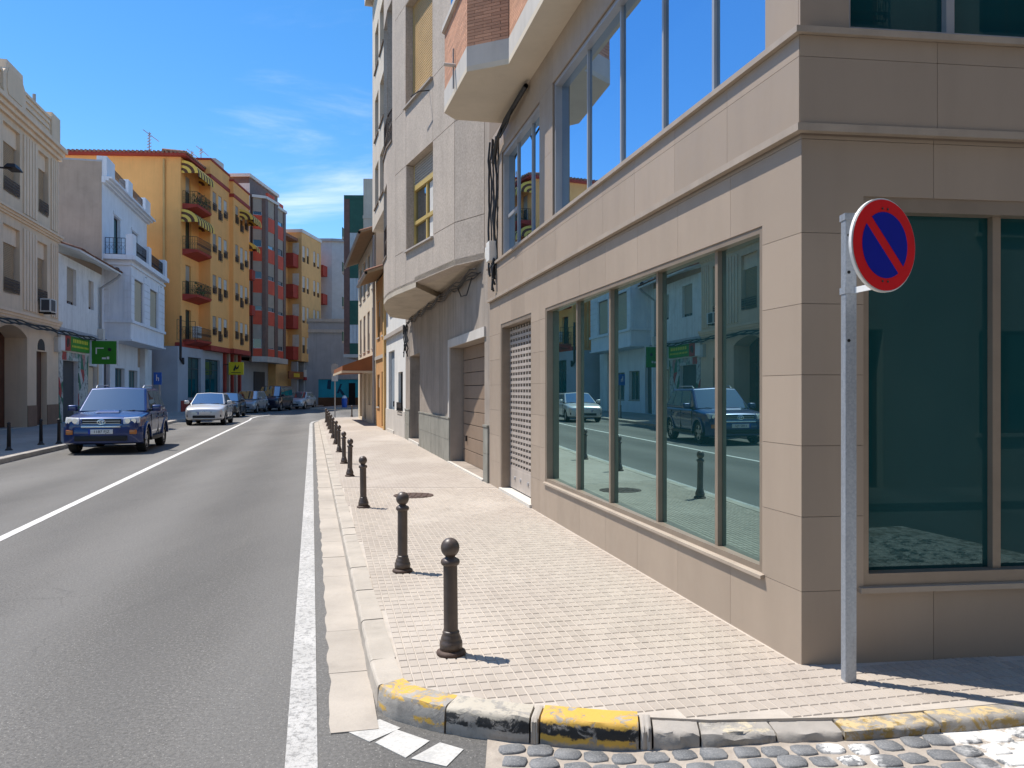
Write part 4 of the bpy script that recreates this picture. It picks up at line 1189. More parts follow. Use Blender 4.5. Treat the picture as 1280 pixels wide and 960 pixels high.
ARCH = (MC - 1.77, MC + 1.77, .13, 4.46); SD = (4.12, 5.5, .13, 3.47); SD2 = (sym(5.5), sym(4.12), .13, 3.47)
ra = house('deco_house', FL, A0s, A1s, 13.3, 'beige art deco house with fluted pilasters and arched wooden door', up + lo + [ARCH, SD, SD2], 'beige', depth=.30, core=1.05)
for q in up + lo:
    zt = q[3] - .70
    MB(FL).box(q[0], q[1], -.30, -.14, zt, q[3]).build('lintel_panel', 'beige_lt', ra)
    win(ra, FL, q[0] + .05, q[1] - .12, q[2], zt, o=-.24, blind=.97, bm='tanbl', fm='wood', rail='flat', rz=.55, rm='rust', sill='beige_lt', so=.02, mull=0, reveal=.22)
# fluted pilasters
for z0, z1 in ((9.25, 12.6), (5.15, 8.6)):
    for a, n, w in ((2.42, 5, 1.70), (5.98, 4, 1.05), (sym(2.42 + 1.70), 5, 1.70), (sym(5.98 + 1.05), 4, 1.05)):
        st = w / n
        for i in range(n): MB(FL).box(a + i * st + .04, a + (i + 1) * st - .06, 0, .06, z0, z1).build('pilaster_rib', 'beige_lt', ra, bevel=.012)
for z0, z1, pr, nm in ((12.78, 13.34, .36, 'cornice'), (8.82, 9.10, .22, 'string_course'), (4.66, 5.02, .16, 'ledge')):
    h_ = (z1 - z0) / 3
    c = MB(FL)
    for i in range(3): c.box(A0s - .02, A1s + .02 + pr * .6, -.02, pr * (i + 1) / 3, z0 + i * h_ + (.0), z0 + (i + 1) * h_)
    c.build(nm, 'beige_lt', ra)
pp = MB(FL); pp.box(A0s, A1s, -.35, 0, 13.34, 14.35); pp.build('parapet', 'beige', ra)
for s0_, s1_ in ((2.55, 5.8), (sym(5.8), sym(2.55))):
    for z in (13.55, 13.82, 14.1): MB(FL).box(s0_, s1_, 0, .05, z, z + .12).build('parapet_rib', 'beige_lt', ra)
MB(FL).box(A0s - .03, A1s + .02, -.38, .06, 14.35, 14.47).build('coping', 'beige_lt', ra)
for s in (5.9, sym(7.1)): MB(FL).box(s, s + 1.2, -.4, .10, 13.34, 14.72).build('parapet_pier', 'beige', ra, bevel=.02)
MB(FL).plate([(.25, 13.36), (2.2, 13.36), (2.45, 13.7), (2.45, 14.35), (2.15, 14.6), (2.1, 14.95), (.35, 14.95), (.3, 14.6), (.0, 14.35), (.0, 13.7)], -.3, .12).build('parapet_shield', 'beige_lt', ra)
MB(FL).plate([(.5, 13.6), (1.95, 13.6), (2.1, 13.8), (2.1, 14.4), (1.9, 14.7), (.55, 14.7), (.35, 14.4), (.35, 13.8)], .12, .15).build('shield_panel', 'beige', ra)
MB(FL).cyl((4.3, -.15, 14.47), (4.3, -.15, 14.95), .07, n=8).build('roof_vent', 'greypipe', ra)
# arched doorway
fl_ = MB(FL); n = 16; zs_, ap = 3.97, 4.40
ar = [(ARCH[0] + (ARCH[1] - ARCH[0]) * i / n, zs_ + (ap - zs_) * math.sin(math.pi * i / n) ** .8) for i in range(n + 1)]
for (x0, y0), (x1, y1) in zip(ar[:-1], ar[1:]):
    fl_.quad((x0, .0, y0), (x1, .0, y1), (x1, .0, 4.46), (x0, .0, 4.46)); fl_.quad((x0, 0, y0), (x1, 0, y1), (x1, -.9, y1), (x0, -.9, y0))
for x in ARCH[:2]: fl_.quad((x, -.3, .13), (x, -.9, .13), (x, -.9, 4.46), (x, -.3, 4.46))
fl_.build('arch', 'beige', ra)
ad = MB(FL).box(ARCH[0], ARCH[1], -.95, -.88, .13, 4.4).build('arched_door', 'door_wood', ra)
for i in range(4):
    a = ARCH[0] + .15 + i * .84
    for z0, z1 in ((.4, 1.9), (2.1, 2.9), (3.05, 4.0)): MB(FL).box(a, a + .68, -.88, -.84, z0, z1).build('door_panel', 'door_wood', ad, bevel=.02)
for q in (SD, SD2):
    d_ = MB(FL).box(q[0], q[1], -.30, -.25, q[2], q[3]).build('side_door', 'door_wood', ra)
    MB(FL).box(q[0] + .15, q[1] - .15, -.25, -.22, .4, 3.2).build('door_panel', 'door_wood', d_, bevel=.02)
    cx_ = (q[0] + q[1]) / 2 - .1
    MB(FL).plate([(cx_ - .45, 3.53), (cx_ + .45, 3.53)] + [(cx_ + .45 * math.cos(t), 3.68 + .36 * math.sin(t)) for t in [math.pi * i / 8 for i in range(9)]], .0, .02).build('fanlight_grille', 'iron', ra)
for a, b in ((ARCH[1], SD[0]), (SD[1], A1s), (SD2[1], ARCH[0]), (A0s, SD2[0])): MB(FL).box(a + .005, b - .005, 0, .03, .1, 1.05).build('dado', 'brownbase2', ra)
cbl = thing('facade_cable', tuple(FL.at(0, .2, 4.6)), 'dark cable bundle along the ledge above the arched wooden door', 'cables')
for k in range(4):
    pts = [wob((A0s + (A1s + 8 - A0s) * j / 40, .20 + .03 * k, 4.58 - .05 * k - .05 * math.sin(j * .9 + k * 2)), .02) for j in range(41)]
    MB(FL).tube(pts, .03, 5).build('cable', 'cable', cbl, smooth=True)
MT['ac_white'] = mat('appliance_white', (.62, .61, .58), .5, .06); MT['ac_dark'] = mat('appliance_grille', (.06, .06, .065), .5, .1)
ac = thing('air_conditioner', tuple(FL.at(4.85, .1, 5.2)), 'white air conditioner box mounted below a window of the beige house', 'air conditioner')
MB(FL).box(4.30, 5.16, .08, .52, 5.24, 5.84).build('case', 'ac_white', ac, bevel=.02)
MB(FL).box(4.36, 4.9, .52, .535, 5.29, 5.79).build('grille', 'ac_dark', ac); MB(FL).box(4.285, 4.30, .14, .46, 5.30, 5.78).build('vent', 'ac_dark', ac)
for a_ in (4.4, 5.0): MB(FL).box(a_, a_ + .05, 0, .5, 5.18, 5.24).build('bracket', 'iron', ac)
lam = thing('wall_lamp', tuple(FL.at(-3.4, 0, 9.6)), 'black street lamp arm reaching out from the beige house front', 'street lamp')
MB(FL).tube([(-3.4, 0, 9.2), (-3.2, .6, 9.75), (-2.6, 1.3, 9.85)], .035, 8).build('arm', 'iron', lam, smooth=True)
MB(FL).add([(-2.82, 1.1, 9.86), (-2.02, 1.1, 9.86), (-2.02, 1.5, 9.86), (-2.82, 1.5, 9.86), (-2.7, 1.18, 10.02), (-2.2, 1.18, 10.02), (-2.2, 1.42, 10.02), (-2.7, 1.42, 10.02)], BF + [(3, 2, 1, 0)]).build('lamp_head', 'iron', lam)
MB(FL).box(6.45, 6.85, .0, .2, 3.55, 4.25).build('meter_box', 'boxwhite', ra)

# low white shop house with tiled eave
MT['whitewash'] = mat('whitewash', (.70, .70, .69), .9, .10, .9, streak=.35, dirt=.25, bump=.25, bscale=14)
MT['shopgreen'] = mat('shop_green', (.030, .22, .012), .5, .08)
MT['shopred'] = mat('shop_red', (.33, .02, .02), .5, .1)
MT['shopyellow'] = mat('shop_yellow', (.62, .60, .04), .5, .05)
MT['graf'] = None
def graf_mat():
    k = NT('graffiti_pillar'); p = k.pos()
    v = k.n('ShaderNodeTexVoronoi'); v.inputs['Scale'].default_value = 1.9; v.inputs['Randomness'].default_value = 1
    k.link(k.scaled(p, (1, 1, .8)), v.inputs['Vector'])
    f = k.n('ShaderNodeSeparateColor'); k.link(v.outputs['Color'], f.inputs[0])
    cur = k.mix(k.rng(f.outputs[0], .45, .5), (.34, .40, .36), (.03, .16, .085))
    cur = k.mix(k.rng(f.outputs[1], .62, .66), cur, (.52, .52, .48))
    cur = k.mix(k.rng(f.outputs[2], .86, .9), cur, (.40, .05, .04))
    cur = k.mix(k.math('MULTIPLY', k.rng(k.noise(p, 4, 5, .7), .52, .6), .7), cur, (.05, .06, .055))
    k.link(cur, k.bsdf.inputs['Base Color']); k.bsdf.inputs['Roughness'].default_value = .7
    return k.m
MT['graf'] = graf_mat()
s0, s1 = 7.14, 14.9
h = [(8.43, 10.0, 6.05, 7.9), (12.2, 13.2, 6.15, 7.72), (7.75, 10.3, .13, 3.2), (12.1, 13.9, .13, 3.05)]
rb = house('shop_house', FL, s0, s1, 8.35, 'low whitewashed shop house with tiled eave and green signs', h, 'whitewash', depth=.28)
for q in h[:2]: win(rb, FL, *q, o=-.2, fm='wood', blind=.9, bm='bblind', mull=1, sill=None, reveal=.2)
eave(rb, FL, s0 + .03, s1 + .6, 8.45, .95, m='whitewash', back=5, rise=.32, tr=.11)
MB(FL).box(s0, s1, -.01, .06, 4.62, 4.78).build('ledge', 'greyrender', rb)
dp = MB(FL).tube([(s1 + .1, .95, 8.42), (s1 + .0, .8, 8.2), (s1 - .75, .12, 7.5), (s1 - .75, .12, 4.6)], .075, 8).build('drain_pipe', 'greypipe', rb, smooth=True)
MB(FL).box(s1 - .95, s1 - .55, .02, .3, 4.55, 5.2).build('meter_box', 'boxwhite', rb)
sh = MB(FL).box(7.75, 10.3, -.28, -.22, .13, 3.2).build('roller_shutter', 'ac_dark', rb)
for i in range(22): MB(FL).box(7.77, 10.28, -.22, -.205, .16 + i * .138, .16 + i * .138 + .118).build('slat', 'ac_dark', sh)
for a, b in ((s0 + .02, 7.73), (10.32, 12.08)): MB(FL).box(a, b, 0, .03, .1, 3.6).build('graffiti_panel', 'graf', rb)
MB(FL).box(7.73, 10.32, 0, .03, 3.22, 3.62).build('graffiti_panel', 'graf', rb)
MB(FL).box(12.1, 13.9, -.28, -.22, .13, 3.05).build('shop_door', 'door_wood', rb)
MB(FL).box(12.9, 13.85, -.219, -.20, .13, 3.0).build('door_leaf', 'beige', rb)
for a, b in ((12.0, 12.098), (13.902, 14.1)): MB(FL).box(a, b, 0, .05, .1, 3.2).build('door_jamb', 'beige_lt', rb)
fs = thing('shop_sign', tuple(FL.at(9.5, .1, 3.7)), 'long green and red fascia sign above the dark roller shutter', 'sign')
MB(FL).box(6.95, 7.62, .04, .16, 3.65, 4.45).build('white_panel', 'sign_white', fs)
MB(FL).box(7.62, 8.5, .04, .16, 3.68, 4.42).build('red_panel', 'shopred', fs)
MB(FL).plate([(7.9, 3.85), (8.1, 3.85), (8.15, 4.1), (8.25, 3.9), (8.3, 4.25), (8.0, 4.3), (7.85, 4.1)], .16, .17).build('emblem', 'iron', fs)
MB(FL).box(8.5, 11.8, .04, .16, 3.70, 4.42).build('green_panel', 'shopgreen', fs)
tx = MB(FL)
for i in range(9): tx.box(8.9 + i * .29, 9.08 + i * .29, .16, .168, 4.12, 4.30)
for i in range(12): tx.box(8.75 + i * .24, 8.88 + i * .24, .16, .168, 3.88, 3.98)
tag(tx.build('lettering', 'shopyellow', fs), kind='stuff')
ps = thing('shop_sign', tuple(FL.at(12.6, .8, 3.1)), 'square green sign projecting over the pavement beside the fascia sign', 'sign')
MB(FL).box(12.42, 12.56, .1, 1.32, 3.15, 4.42).build('panel', 'shopgreen', ps); MB(FL).box(12.46, 12.52, .02, 1.42, 4.42, 4.48).build('frame', 'sign_white', ps)
MB(FL).box(12.46, 12.52, 1.36, 1.42, 3.1, 4.42).build('frame', 'sign_white', ps)
tx = MB(FL); tx.box(12.405, 12.42, .62, .82, 3.42, 3.52); tx.box(12.405, 12.42, .86, .98, 3.42, 3.56); tx.box(12.405, 12.42, .30, .36, 3.7, 4.05); tx.box(12.405, 12.42, .36, .7, 4.0, 4.05)
tag(tx.build('lettering', 'sign_white', ps), kind='stuff')
MB(FL).cyl((12.40, 1.0, 3.95), (12.42, 1.0, 3.95), .1, n=10).build('emblem', 'iron', ps)

# white house with boxed bay and roof balustrade
MT['white_b'] = mat('white_blue_render', (.72, .74, .78), .9, .06, 1.0, streak=.25)
MT['gable'] = mat('old_plaster', (.43, .33, .255), .95, .12, .6, streak=.25, dirt=.15)
MT['bcream'] = mat('cream_blind', (.52, .46, .34), .7, .06)
s0, s1 = 14.95, 26.9
h = [(17.6, 19.2, 9.7, 12.4), (22.3, 24.0, 9.7, 12.35), (15.3, 16.7, .13, 3.4), (17.9, 20.3, 1.0, 3.1), (21.4, 23.9, 1.0, 3.05)]
rc = house('bay_house', FL, s0, s1, 14.0, 'white house with boxed first floor bay and iron roof balustrade', h, 'white_b', depth=.3)
MB(FL).box(s0 - .03, s0 + .0, -9, -.02, -.1, 14.9).build('gable_wall', 'gable', rc)
gs = MB(FL); gs.box(s0 - .05, s0 + .25, -9, -.02, 14.9, 15.0); gs.build('gable_coping', 'greyrender', rc)
for q in h[:2]:
    win(rc, FL, *q, o=-.22, fm='iron', gm='glass_dark', blind=0, sill=None, reveal=.2, mull=1)
    MB(FL).box(q[0] - .25, q[1] + .25, 0, .05, q[3] + .05, q[3] + .22).build('window_hood', 'white_b', rc)
for q in h[3:]: win(rc, FL, *q, o=-.22, fm='greypipe', gm='glass_dark', blind=.0, mull=2, sill='sill', reveal=.2)
MB(FL).box(15.3, 16.7, -.28, -.22, .13, 3.4).build('door', 'ac_dark', rc)
c = MB(FL)
for i in range(3): c.box(s0 - .05, s1 + .15 + .1 * i, -.02, .18 * (i + 1), 13.72 + i * .12, 13.84 + i * .12)
c.build('cornice', 'white_b', rc)
for a, b in ((s0, 16.8), (20.2, 21.4), (25.2, s1)): MB(FL).box(a, b, -.3, .25, 14.08, 15.25).build('balustrade_pier', 'white_b', rc, bevel=.02)
for a, b in ((16.8, 20.2), (21.4, 25.2)):
    r_ = MB(FL); iron_rail(r_, [(a, .05), (b, .05)], 14.1, 1.0, .22, .022); r_.build('balustrade', 'rust', rc)
bo = 1.42; b0, b1 = 15.42, 25.4
wl = [(16.3, 18.8, 5.85, 8.42), (20.7, 23.3, 5.9, 8.36)]
by = MB(FL); by.wall(b0, b1, 4.72, 9.35, bo, wl, .18); by.box(b0 + .02, b1 - .02, 0, bo - .25, 4.74, 9.3)
by.quad((b0, bo, 4.72), (b1, bo, 4.72), (b1, 0, 4.72), (b0, 0, 4.72)); by.quad((b1, 0, 4.72), (b1, bo, 4.72), (b1, bo, 9.35), (b1, 0, 9.35))
FLs = Frame(FL.at(b0, bo, 0)[:2], tuple((-FL.n)[:2]), 1 if True else -1)
FLs.n = -FL.u; FLs.side = 1; FLs.rot = math.atan2(FLs.u.y, FLs.u.x)
by.build('bay', 'white_b', rc)
m_ = MB(FLs); m_.wall(0, bo, 4.72, 9.35, 0, [(.38, 1.12, 5.95, 8.35)], .15); m_.build('bay_side', 'white_b', rc)
def fill(frm, a, b, c, d, o):
    w = MB(frm); w.box(a, a + .06, o - .02, o + .03, c, d); w.box(b - .06, b, o - .02, o + .03, c, d); w.box(a + .06, b - .06, o - .02, o + .03, c, c + .05); w.box(a + .06, b - .06, o - .02, o + .03, d - .05, d)
    w = w.build('window', 'ac_dark', rc); bl = MB(frm); n = 24
    for i in range(n):
        p, q = c + (d - c) * i / n, c + (d - c) * (i + 1) / n
        bl.sweep([(o - .02, p), (o + .012, p + .01), (o + .012, q - .015), (o - .02, q)], a + .05, b - .05)
    bl.build('roller_blind', 'bcream', w)
fill(FLs, .38, 1.12, 5.95, 8.35, -.06)
for q in wl: fill(FL, *q, bo - .14)
# rusticated blocks between the bay windows
for z in [5.85 + .43 * i for i in range(7)]:
    for a, b in ((b0 - .02, 16.2), (18.9, 20.6), (23.4, b1)): MB(FL).box(a, b, bo, bo + .04, z + .015, z + .415).build('rustic_block', 'white_b', rc)
    for a, b in ((.02, .34), (1.16, bo)): MB(FLs).box(a, b, 0, .04, z + .015, z + .415).build('rustic_block', 'white_b', rc)
for z, t, p in ((5.68, .17, .12), (9.05, .12, .10), (9.35, .28, .30)):
    m_ = MB(FL); m_.box(b0 - p, b1 + p, 0, bo + p, z, z + t); m_.build('bay_moulding', 'white_b', rc)
MB(FL).box(b0 - .12, b1 + .1, -.0, bo + .1, 4.62, 4.72).build('bay_soffit', 'white_b', rc)
MB(FLs).cyl((.75, 0, 8.75), (.75, .03, 8.75), .16, n=14).build('roundel', 'ac_dark', rc)
for a in (19.4, 24.2): MB(FL).box(a, a + .25, bo, bo + .03, 8.6, 8.9).build('plaque', 'ac_dark', rc)
# balcony on top of the bay
bz = 9.63
for a, o_ in ((b0 - .1, bo - .25), (19.6, bo - .25), (b1 - .5, bo - .25)): MB(FL).box(a, a + .75, o_, o_ + .42, bz, bz + 1.25).build('balcony_pier', 'white_b', rc, bevel=.02)
r_ = MB(FL); iron_rail(r_, [(b0 + .65, bo), (19.6, bo)], bz, 1.0, .2, .018); iron_rail(r_, [(20.35, bo), (b1 - .5, bo)], bz, 1.0, .2, .018); r_.build('balcony_rail', 'iron', rc)
r_ = MB(FL); iron_rail(r_, [(b0, .05), (b0, bo - .3)], bz, 1.0, .2, .018); r_.build('balcony_rail', 'iron', rc)
MB(FL).box(24.6, 26.8, .0, .35, .1, 4.6).build('corner_pier', 'whitewash', rc)
MB(FL).box(24.0, 26.9, -.02, .02, 3.3, 4.6).build('shop_fascia', 'gable', rc)
# neighbour further up the street, seen in the shop glass
h = [(-16 + 2.9 * i, -14.6 + 2.9 * i, z, z + 2.1) for i in range(4) for z in (1.0, 5.2, 8.6)]
rn = house('town_house', FL, -17.5, A0s - .02, 12.2, 'pale ochre three storey house left of the beige art deco house', h, 'cream_r', depth=.25)
for q in h: win(rn, FL, *q, o=-.18, fm='wood', blind=.6, reveal=.18, rail='flat' if q[2] > 2 else None, mull=1)

# orange apartment block with striped awnings
MT['orange_d'] = mat('orange_apartment', (.86, .42, .135), .9, .06, .7, streak=.14)
MT['redband'] = mat('oxide_red', (.34, .045, .028), .8, .12, 2)
MT['sgrey'] = mat('shop_grey', (.36, .37, .40), .7, .08, 1)
MT['strip_y'] = mat('awning_yellow', (.80, .52, .10), .8, .06); MT['strip_b'] = mat('awning_brown', (.12, .05, .025), .8, .1)
MT['plant'] = mat('balcony_plant', (.045, .085, .025), .8, .4, 9)
D0 = (-24.84, 60.0)
FD = Frame(D0, (-.05, 1), -1)
rd = thing('apartment_block', (*D0, 0), 'orange apartment block with red trim and striped balcony awnings', 'building')
wm = MB(FD)
dl = [(1.0, 2.2, 5.6 + 3.42 * i, 7.9 + 3.42 * i) for i in range(4)]
wm.wall(-.02, 4.0, 5.3, 19.2, 0, dl, .25); wm.box(0, 4.0, -30, -.4, 4.6, 19.2); wm.box(-.02, 4.0, -.42, -.36, 4.6, 5.3)
wm.box(4.0, 14.2, -30, -.3, 5.0, 19.0); wm.quad((-.02, 0, 5.3), (-.02, -.45, 5.3), (-.02, -.45, 19.2), (-.02, 0, 19.2))
wm.build('wall', 'orange_d', rd)
sg = MB(FD).box(-.03, -.005, -21, -.0, 4.6, 19.25).build('side_wall', 'orange_d', rd)
MB(FD).tube([(-.12, -1.2, 19.0), (-.12, -1.2, 5.2)], .09, 8).build('drain_pipe', 'orange_lt', rd)
# tiled roof edge
MB(FD).box(-.45, 4.2, -22, .5, 19.22, 19.42).build('roof', 'redband', rd)
rt = MB(FD)
for i in range(70): rt.cyl((-.52, .4 - i * .31, 19.46), (1.2, .4 - i * .31, 19.62), .11, n=6)
for i in range(14): rt.cyl((-.4 + i * .33, .58, 19.46), (-.4 + i * .33, -1.2, 19.62), .11, n=6)
tag(rt.build('roof_tile', 'tile', rd), kind='stuff')
def stack_windows(s_list, o, zrows, wid, root, reveal=.14):
    for z in zrows:
        for i, s in enumerate(s_list):
            hh = 1.55 if i != 1 else 2.0; zz_ = z + (0 if i != 1 else -.45)
            yield (s, s + wid, zz_, zz_ + hh)
for (b0_, b1_, oo, ztop, zband) in ((4.0, 9.0, .9, 20.15, 18.75), (9.0, 13.9, 1.25, 19.75, 18.4)):
    cols3 = [b0_ + .55, b0_ + 2.0, b0_ + 3.45]; holes_ = list(stack_windows(cols3, oo, [6.2 + 3.36 * i for i in range(4)], .95, rd))
    m_ = MB(FD); m_.wall(b0_, b1_, 5.3, ztop, oo, holes_, .14); m_.box(b0_ + .02, b1_ - .02, -.3, oo - .3, 5.3, ztop)
    for s in (b0_, b1_): m_.quad((s, oo, 5.3), (s, -.3, 5.3), (s, -.3, ztop), (s, oo, ztop))
    m_.quad((b0_, oo, ztop), (b1_, oo, ztop), (b1_, -.3, ztop), (b0_, -.3, ztop))
    m_.build('bay', 'orange_d', rd)
    for i, q in enumerate(holes_): win(rd, FD, *q, o=oo - .1, reveal=.1, fm='wood', blind=random.choice((.45, .55, .62, .7)), bm='curtain' if i % 3 else 'bblind', rail='flat', rz=.62, rm='rust', sill='orange_lt', mull=1)
    for z, t in ((ztop, .16), (zband, .3)): MB(FD).box(b0_ - .06, b1_ + .06, -.4, oo + .07, z, z + t).build('red_trim', 'redband', rd)
    MB(FD).box(b0_ - .1, b1_ + .1, -.3, oo + .1, 4.92, 5.32).build('red_trim', 'redband', rd)
MB(FD).box(-.1, 4.0, -.4, .12, 4.95, 5.32).build('red_trim', 'redband', rd)
def striped_awning(s0, s1, o0, z, out, drop, n=12):
    for i in range(n):
        a, b = s0 + (s1 - s0) * i / n, s0 + (s1 - s0) * (i + 1) / n; m = MB(FD); K = 7
        pr = [(o0 + out * math.sin(math.pi / 2 * j / K), z - drop * (1 - math.cos(math.pi / 2 * j / K))) for j in range(K + 1)] + [(o0 + out, z - drop - .22)]
        for (p0, q0_), (p1, q1_) in zip(pr[:-1], pr[1:]): m.quad((a, p0, q0_), (b, p0, q0_), (b, p1, q1_), (a, p1, q1_))
        yield m, 'strip_y' if i % 2 else 'strip_b'
    for e in (s0, s1):
        for g in range(5):
            m = MB(FD); f0_, f1_ = g / 5, (g + 1) / 5; c0 = (o0, z - drop)
            for (p0, q0_), (p1, q1_) in zip(pr[:-2], pr[1:-1]):
                L_ = lambda p, q, f: (e, c0[0] + (p - c0[0]) * f, c0[1] + (q - c0[1]) * f)
                m.quad(L_(p0, q0_, f0_), L_(p1, q1_, f0_), L_(p1, q1_, f1_), L_(p0, q0_, f1_))
            yield m, 'strip_b' if g % 2 else 'strip_y'
for i in range(4):
    z = 5.45 + 3.42 * i
    bb = MB(FD); bb.add([(.3, 0, z - .35), (3.9, 0, z - .35), (3.9, 1.0, z - .05), (.6, 1.0, z - .05), (.3, 0, z + .12), (3.9, 0, z + .12), (3.9, 1.05, z + .12), (.6, 1.05, z + .12)], [(0, 1, 2, 3), (4, 7, 6, 5), (0, 3, 7, 4), (3, 2, 6, 7), (1, 5, 6, 2)])
    bl_ = bb.build('balcony', 'redband', rd)
    rl = MB(FD); iron_rail(rl, [(.35, .02), (.62, 1.0), (3.9, 1.0)], z + .12, .95, .16, .012); rl.build('railing', 'rust', bl_)
    win(rd, FD, *dl[i], o=-.18, fm='wood', blind=.5 if i % 2 else 0, gm='glass_dark', sill=None, mull=1)
    if i in (1, 3):
        pm = MB(FD)
        for k in range(160):
            s_, o_, z_ = random.uniform(.7, 3.2), random.uniform(.5, 1.12), z + .2 + random.random() ** 1.5 * .8; r_ = .11
            t = random.uniform(0, 6.28); pm.quad((s_, o_, z_), (s_ + r_ * math.cos(t), o_ + r_ * .5, z_ + r_), (s_ + r_ * math.cos(t) * .5, o_ - r_ * math.sin(t), z_ + r_ * 1.6), (s_ - r_ * .6, o_ + r_ * .2, z_ + r_ * .6))
        tag(pm.build('balcony_plants', 'plant', bl_), kind='stuff')
    if i in (2, 3):
        a_ = None
        for m, k in striped_awning(.1, 3.9, .0, z + 3.30 if i == 3 else z + 3.05, 1.25, .95):
            m.build('awning_stripe', k, rd)
MB(FD).box(.9, 1.8, .55, .95, 5.75, 6.6).build('air_conditioner', 'ac_white', rd)
for s_, n_ in ((9.9, 9),):
    for m, k in striped_awning(10.8, 13.6, 1.25, 17.75, 1.2, .9, 8): m.build('awning_stripe', k, rd)
for m, k in striped_awning(13.95, 15.2, .2, 15.6, 1.7, .8, 4): m.build('awning_stripe', k, rd)
for z in (12.0, 8.7): MB(FD).box(13.92, 15.0, .0, 1.5, z, z + .9).build('balcony', 'redband', rd)
# ground floor shops
gf = MB(FD); gl = [(.5, 3.4, 1.15, 4.25), (4.4, 8.2, 1.15, 4.25)]
gf.wall(-1.6, 9.0, .0, 4.95, .35, gl, .3); gf.box(-1.58, 9.0, -8, -.05, 0, 4.93); gf.quad((-1.6, .35, 0), (-1.6, -8, 0), (-1.6, -8, 4.95), (-1.6, .35, 4.95)); gf.quad((-1.6, .35, 4.95), (9, .35, 4.95), (9, -.5, 4.95), (-1.6, -.5, 4.95)); gf.build('shop_front', 'sgrey', rd)
for q in gl: win(rd, FD, *q, o=.12, reveal=.23, fm='ac_dark', gm='glass_dark', mull=1, sill='sgrey', trans=.72)
MB(FD).box(-1.0, 9.0, .36, .40, .1, .95).build('shop_base', 'redband', rd)
rs = MB(FD); rs.box(9.0, 14.0, -6, -.9, 0, 4.93); rs.build('shop_recess', 'redband', rd)
for s_ in (9.05, 10.1, 11.2, 12.3, 13.5): MB(FD).box(s_, s_ + .35, -.3, .55, .1, 4.93).build('pillar', 'redband' if s_ not in (10.1, 12.3) else 'gable', rd)
for s_ in (11.6, 12.7): MB(FD).box(s_, s_ + .65, -.89, -.85, .9, 3.8).build('shop_pane', 'glass_dark', rd)
MB(FD).tube([(-1.2, .42, 7.2), (-1.2, .42, 4.0), (-.9, .5, 3.7), (-.7, .42, 4.1)], .09, 8).build('vent_pipe', 'iron', rd)
hr = MB(FD); iron_rail(hr, [(-1.6, .3), (.2, .3), (.2, 1.0)], 5.4, 1.5, .9, .02); hr.build('terrace_rail', 'rust', rd)
ys = thing('hanging_sign', tuple(FD.at(9.2, 1.2, 3.6)), 'square yellow sign with black bird mark over the red shop front', 'sign')
MT['signyellow'] = mat('sign_yellow', (.75, .55, .02), .45, .04)
Fy = Frame(FD.at(9.0, .5, 0)[:2], tuple(FD.n[:2]), -1)
MB(Fy).box(.35, 1.62, -.10, .10, 3.05, 4.15).build('panel', 'signyellow', ys, bevel=.05)
lg_ = MB(Fy); lg_.plate([(.75, 3.45), (.9, 3.4), (1.02, 3.75), (.95, 3.95), (.85, 3.7)], .10, .115); lg_.plate([(.98, 3.5), (1.2, 3.6), (1.28, 3.95), (1.15, 3.75), (1.0, 3.68)], .10, .115); lg_.box(.6, 1.4, .10, .112, 3.22, 3.27); lg_.build('emblem', 'iron', ys)
MB(Fy).box(-.1, .35, -.03, .03, 3.9, 3.96).build('bracket', 'iron', ys)
# roof aerials
for s_, o_, hgt, arms in ((3.0, -3.5, 1.8, 6), (8.2, -2.0, 1.9, 3), (9.0, -1.5, 2.4, 2)):
    an = thing('roof_aerial', tuple(FD.at(s_, o_, 19.0)), {6: 'tallest television aerial with many rungs on the orange roof', 3: 'short television aerial in the middle of the orange roof', 2: 'slim television aerial mast at the right of the orange roof'}[arms], 'aerial', 'television aerials on the orange roof')
    MB(FD).cyl((s_, o_, 19.0), (s_, o_, 20.2 + hgt), .035, n=6).build('mast', 'greypipe', an)
    rm_ = MB(FD)
    for k in range(arms): rm_.cyl((s_ - .35 + .03 * k, o_ + .25, 20.0 + hgt - k * .24), (s_ + .35 - .03 * k, o_ - .25, 20.0 + hgt - k * .24), .03, n=5)
    rm_.cyl((s_ - 1.2, o_, 20.0 + hgt), (s_ + 1.4, o_ + .2, 19.9 + hgt), .025, n=5); rm_.build('rungs', 'greypipe', an)

# red and brown tiled block
E0 = (-24.75, 76.3)
FE = Frame(E0, (.04, 1), -1)
MT['redpanel'] = mat('red_panel', (.60, .085, .040), .7, .14, 1.5, streak=.15)
MT['browntile'] = mat('brown_tile', (.15, .088, .068), .6, .18, 3, streak=.15)
re_ = thing('apartment_block', (*E0, 0), 'narrow block of red panels and brown tiles behind the orange apartments', 'building')
MB(FE).box(-.3, 7.8, -14, -.2, 4.9, 22.0).build('wall', 'browntile', re_)
MB(FE).box(-.34, -.3, -14, -.15, 10, 21.4).build('white_gable', 'white_r', re_); MB(FE).box(-.5, 7.9, -14, -.05, 22.0, 22.3).build('coping', 'white_r', re_)
MB(FE).box(1.0, 3.0, -6, -4, 22.3, 24.2).build('chimney', 'greypipe', re_)
PE = [FE.at(.2, -.1, 0), FE.at(.9, .95, 0), FE.at(3.9, 1.15, 0), FE.at(4.2, .75, 0), FE.at(7.6, .75, 0), FE.at(7.7, -.1, 0)]
MB().prism([tuple((p - FE.n * .3)[:2]) for p in PE], 5.0, 20.0).build('bay_core', 'browntile', re_)
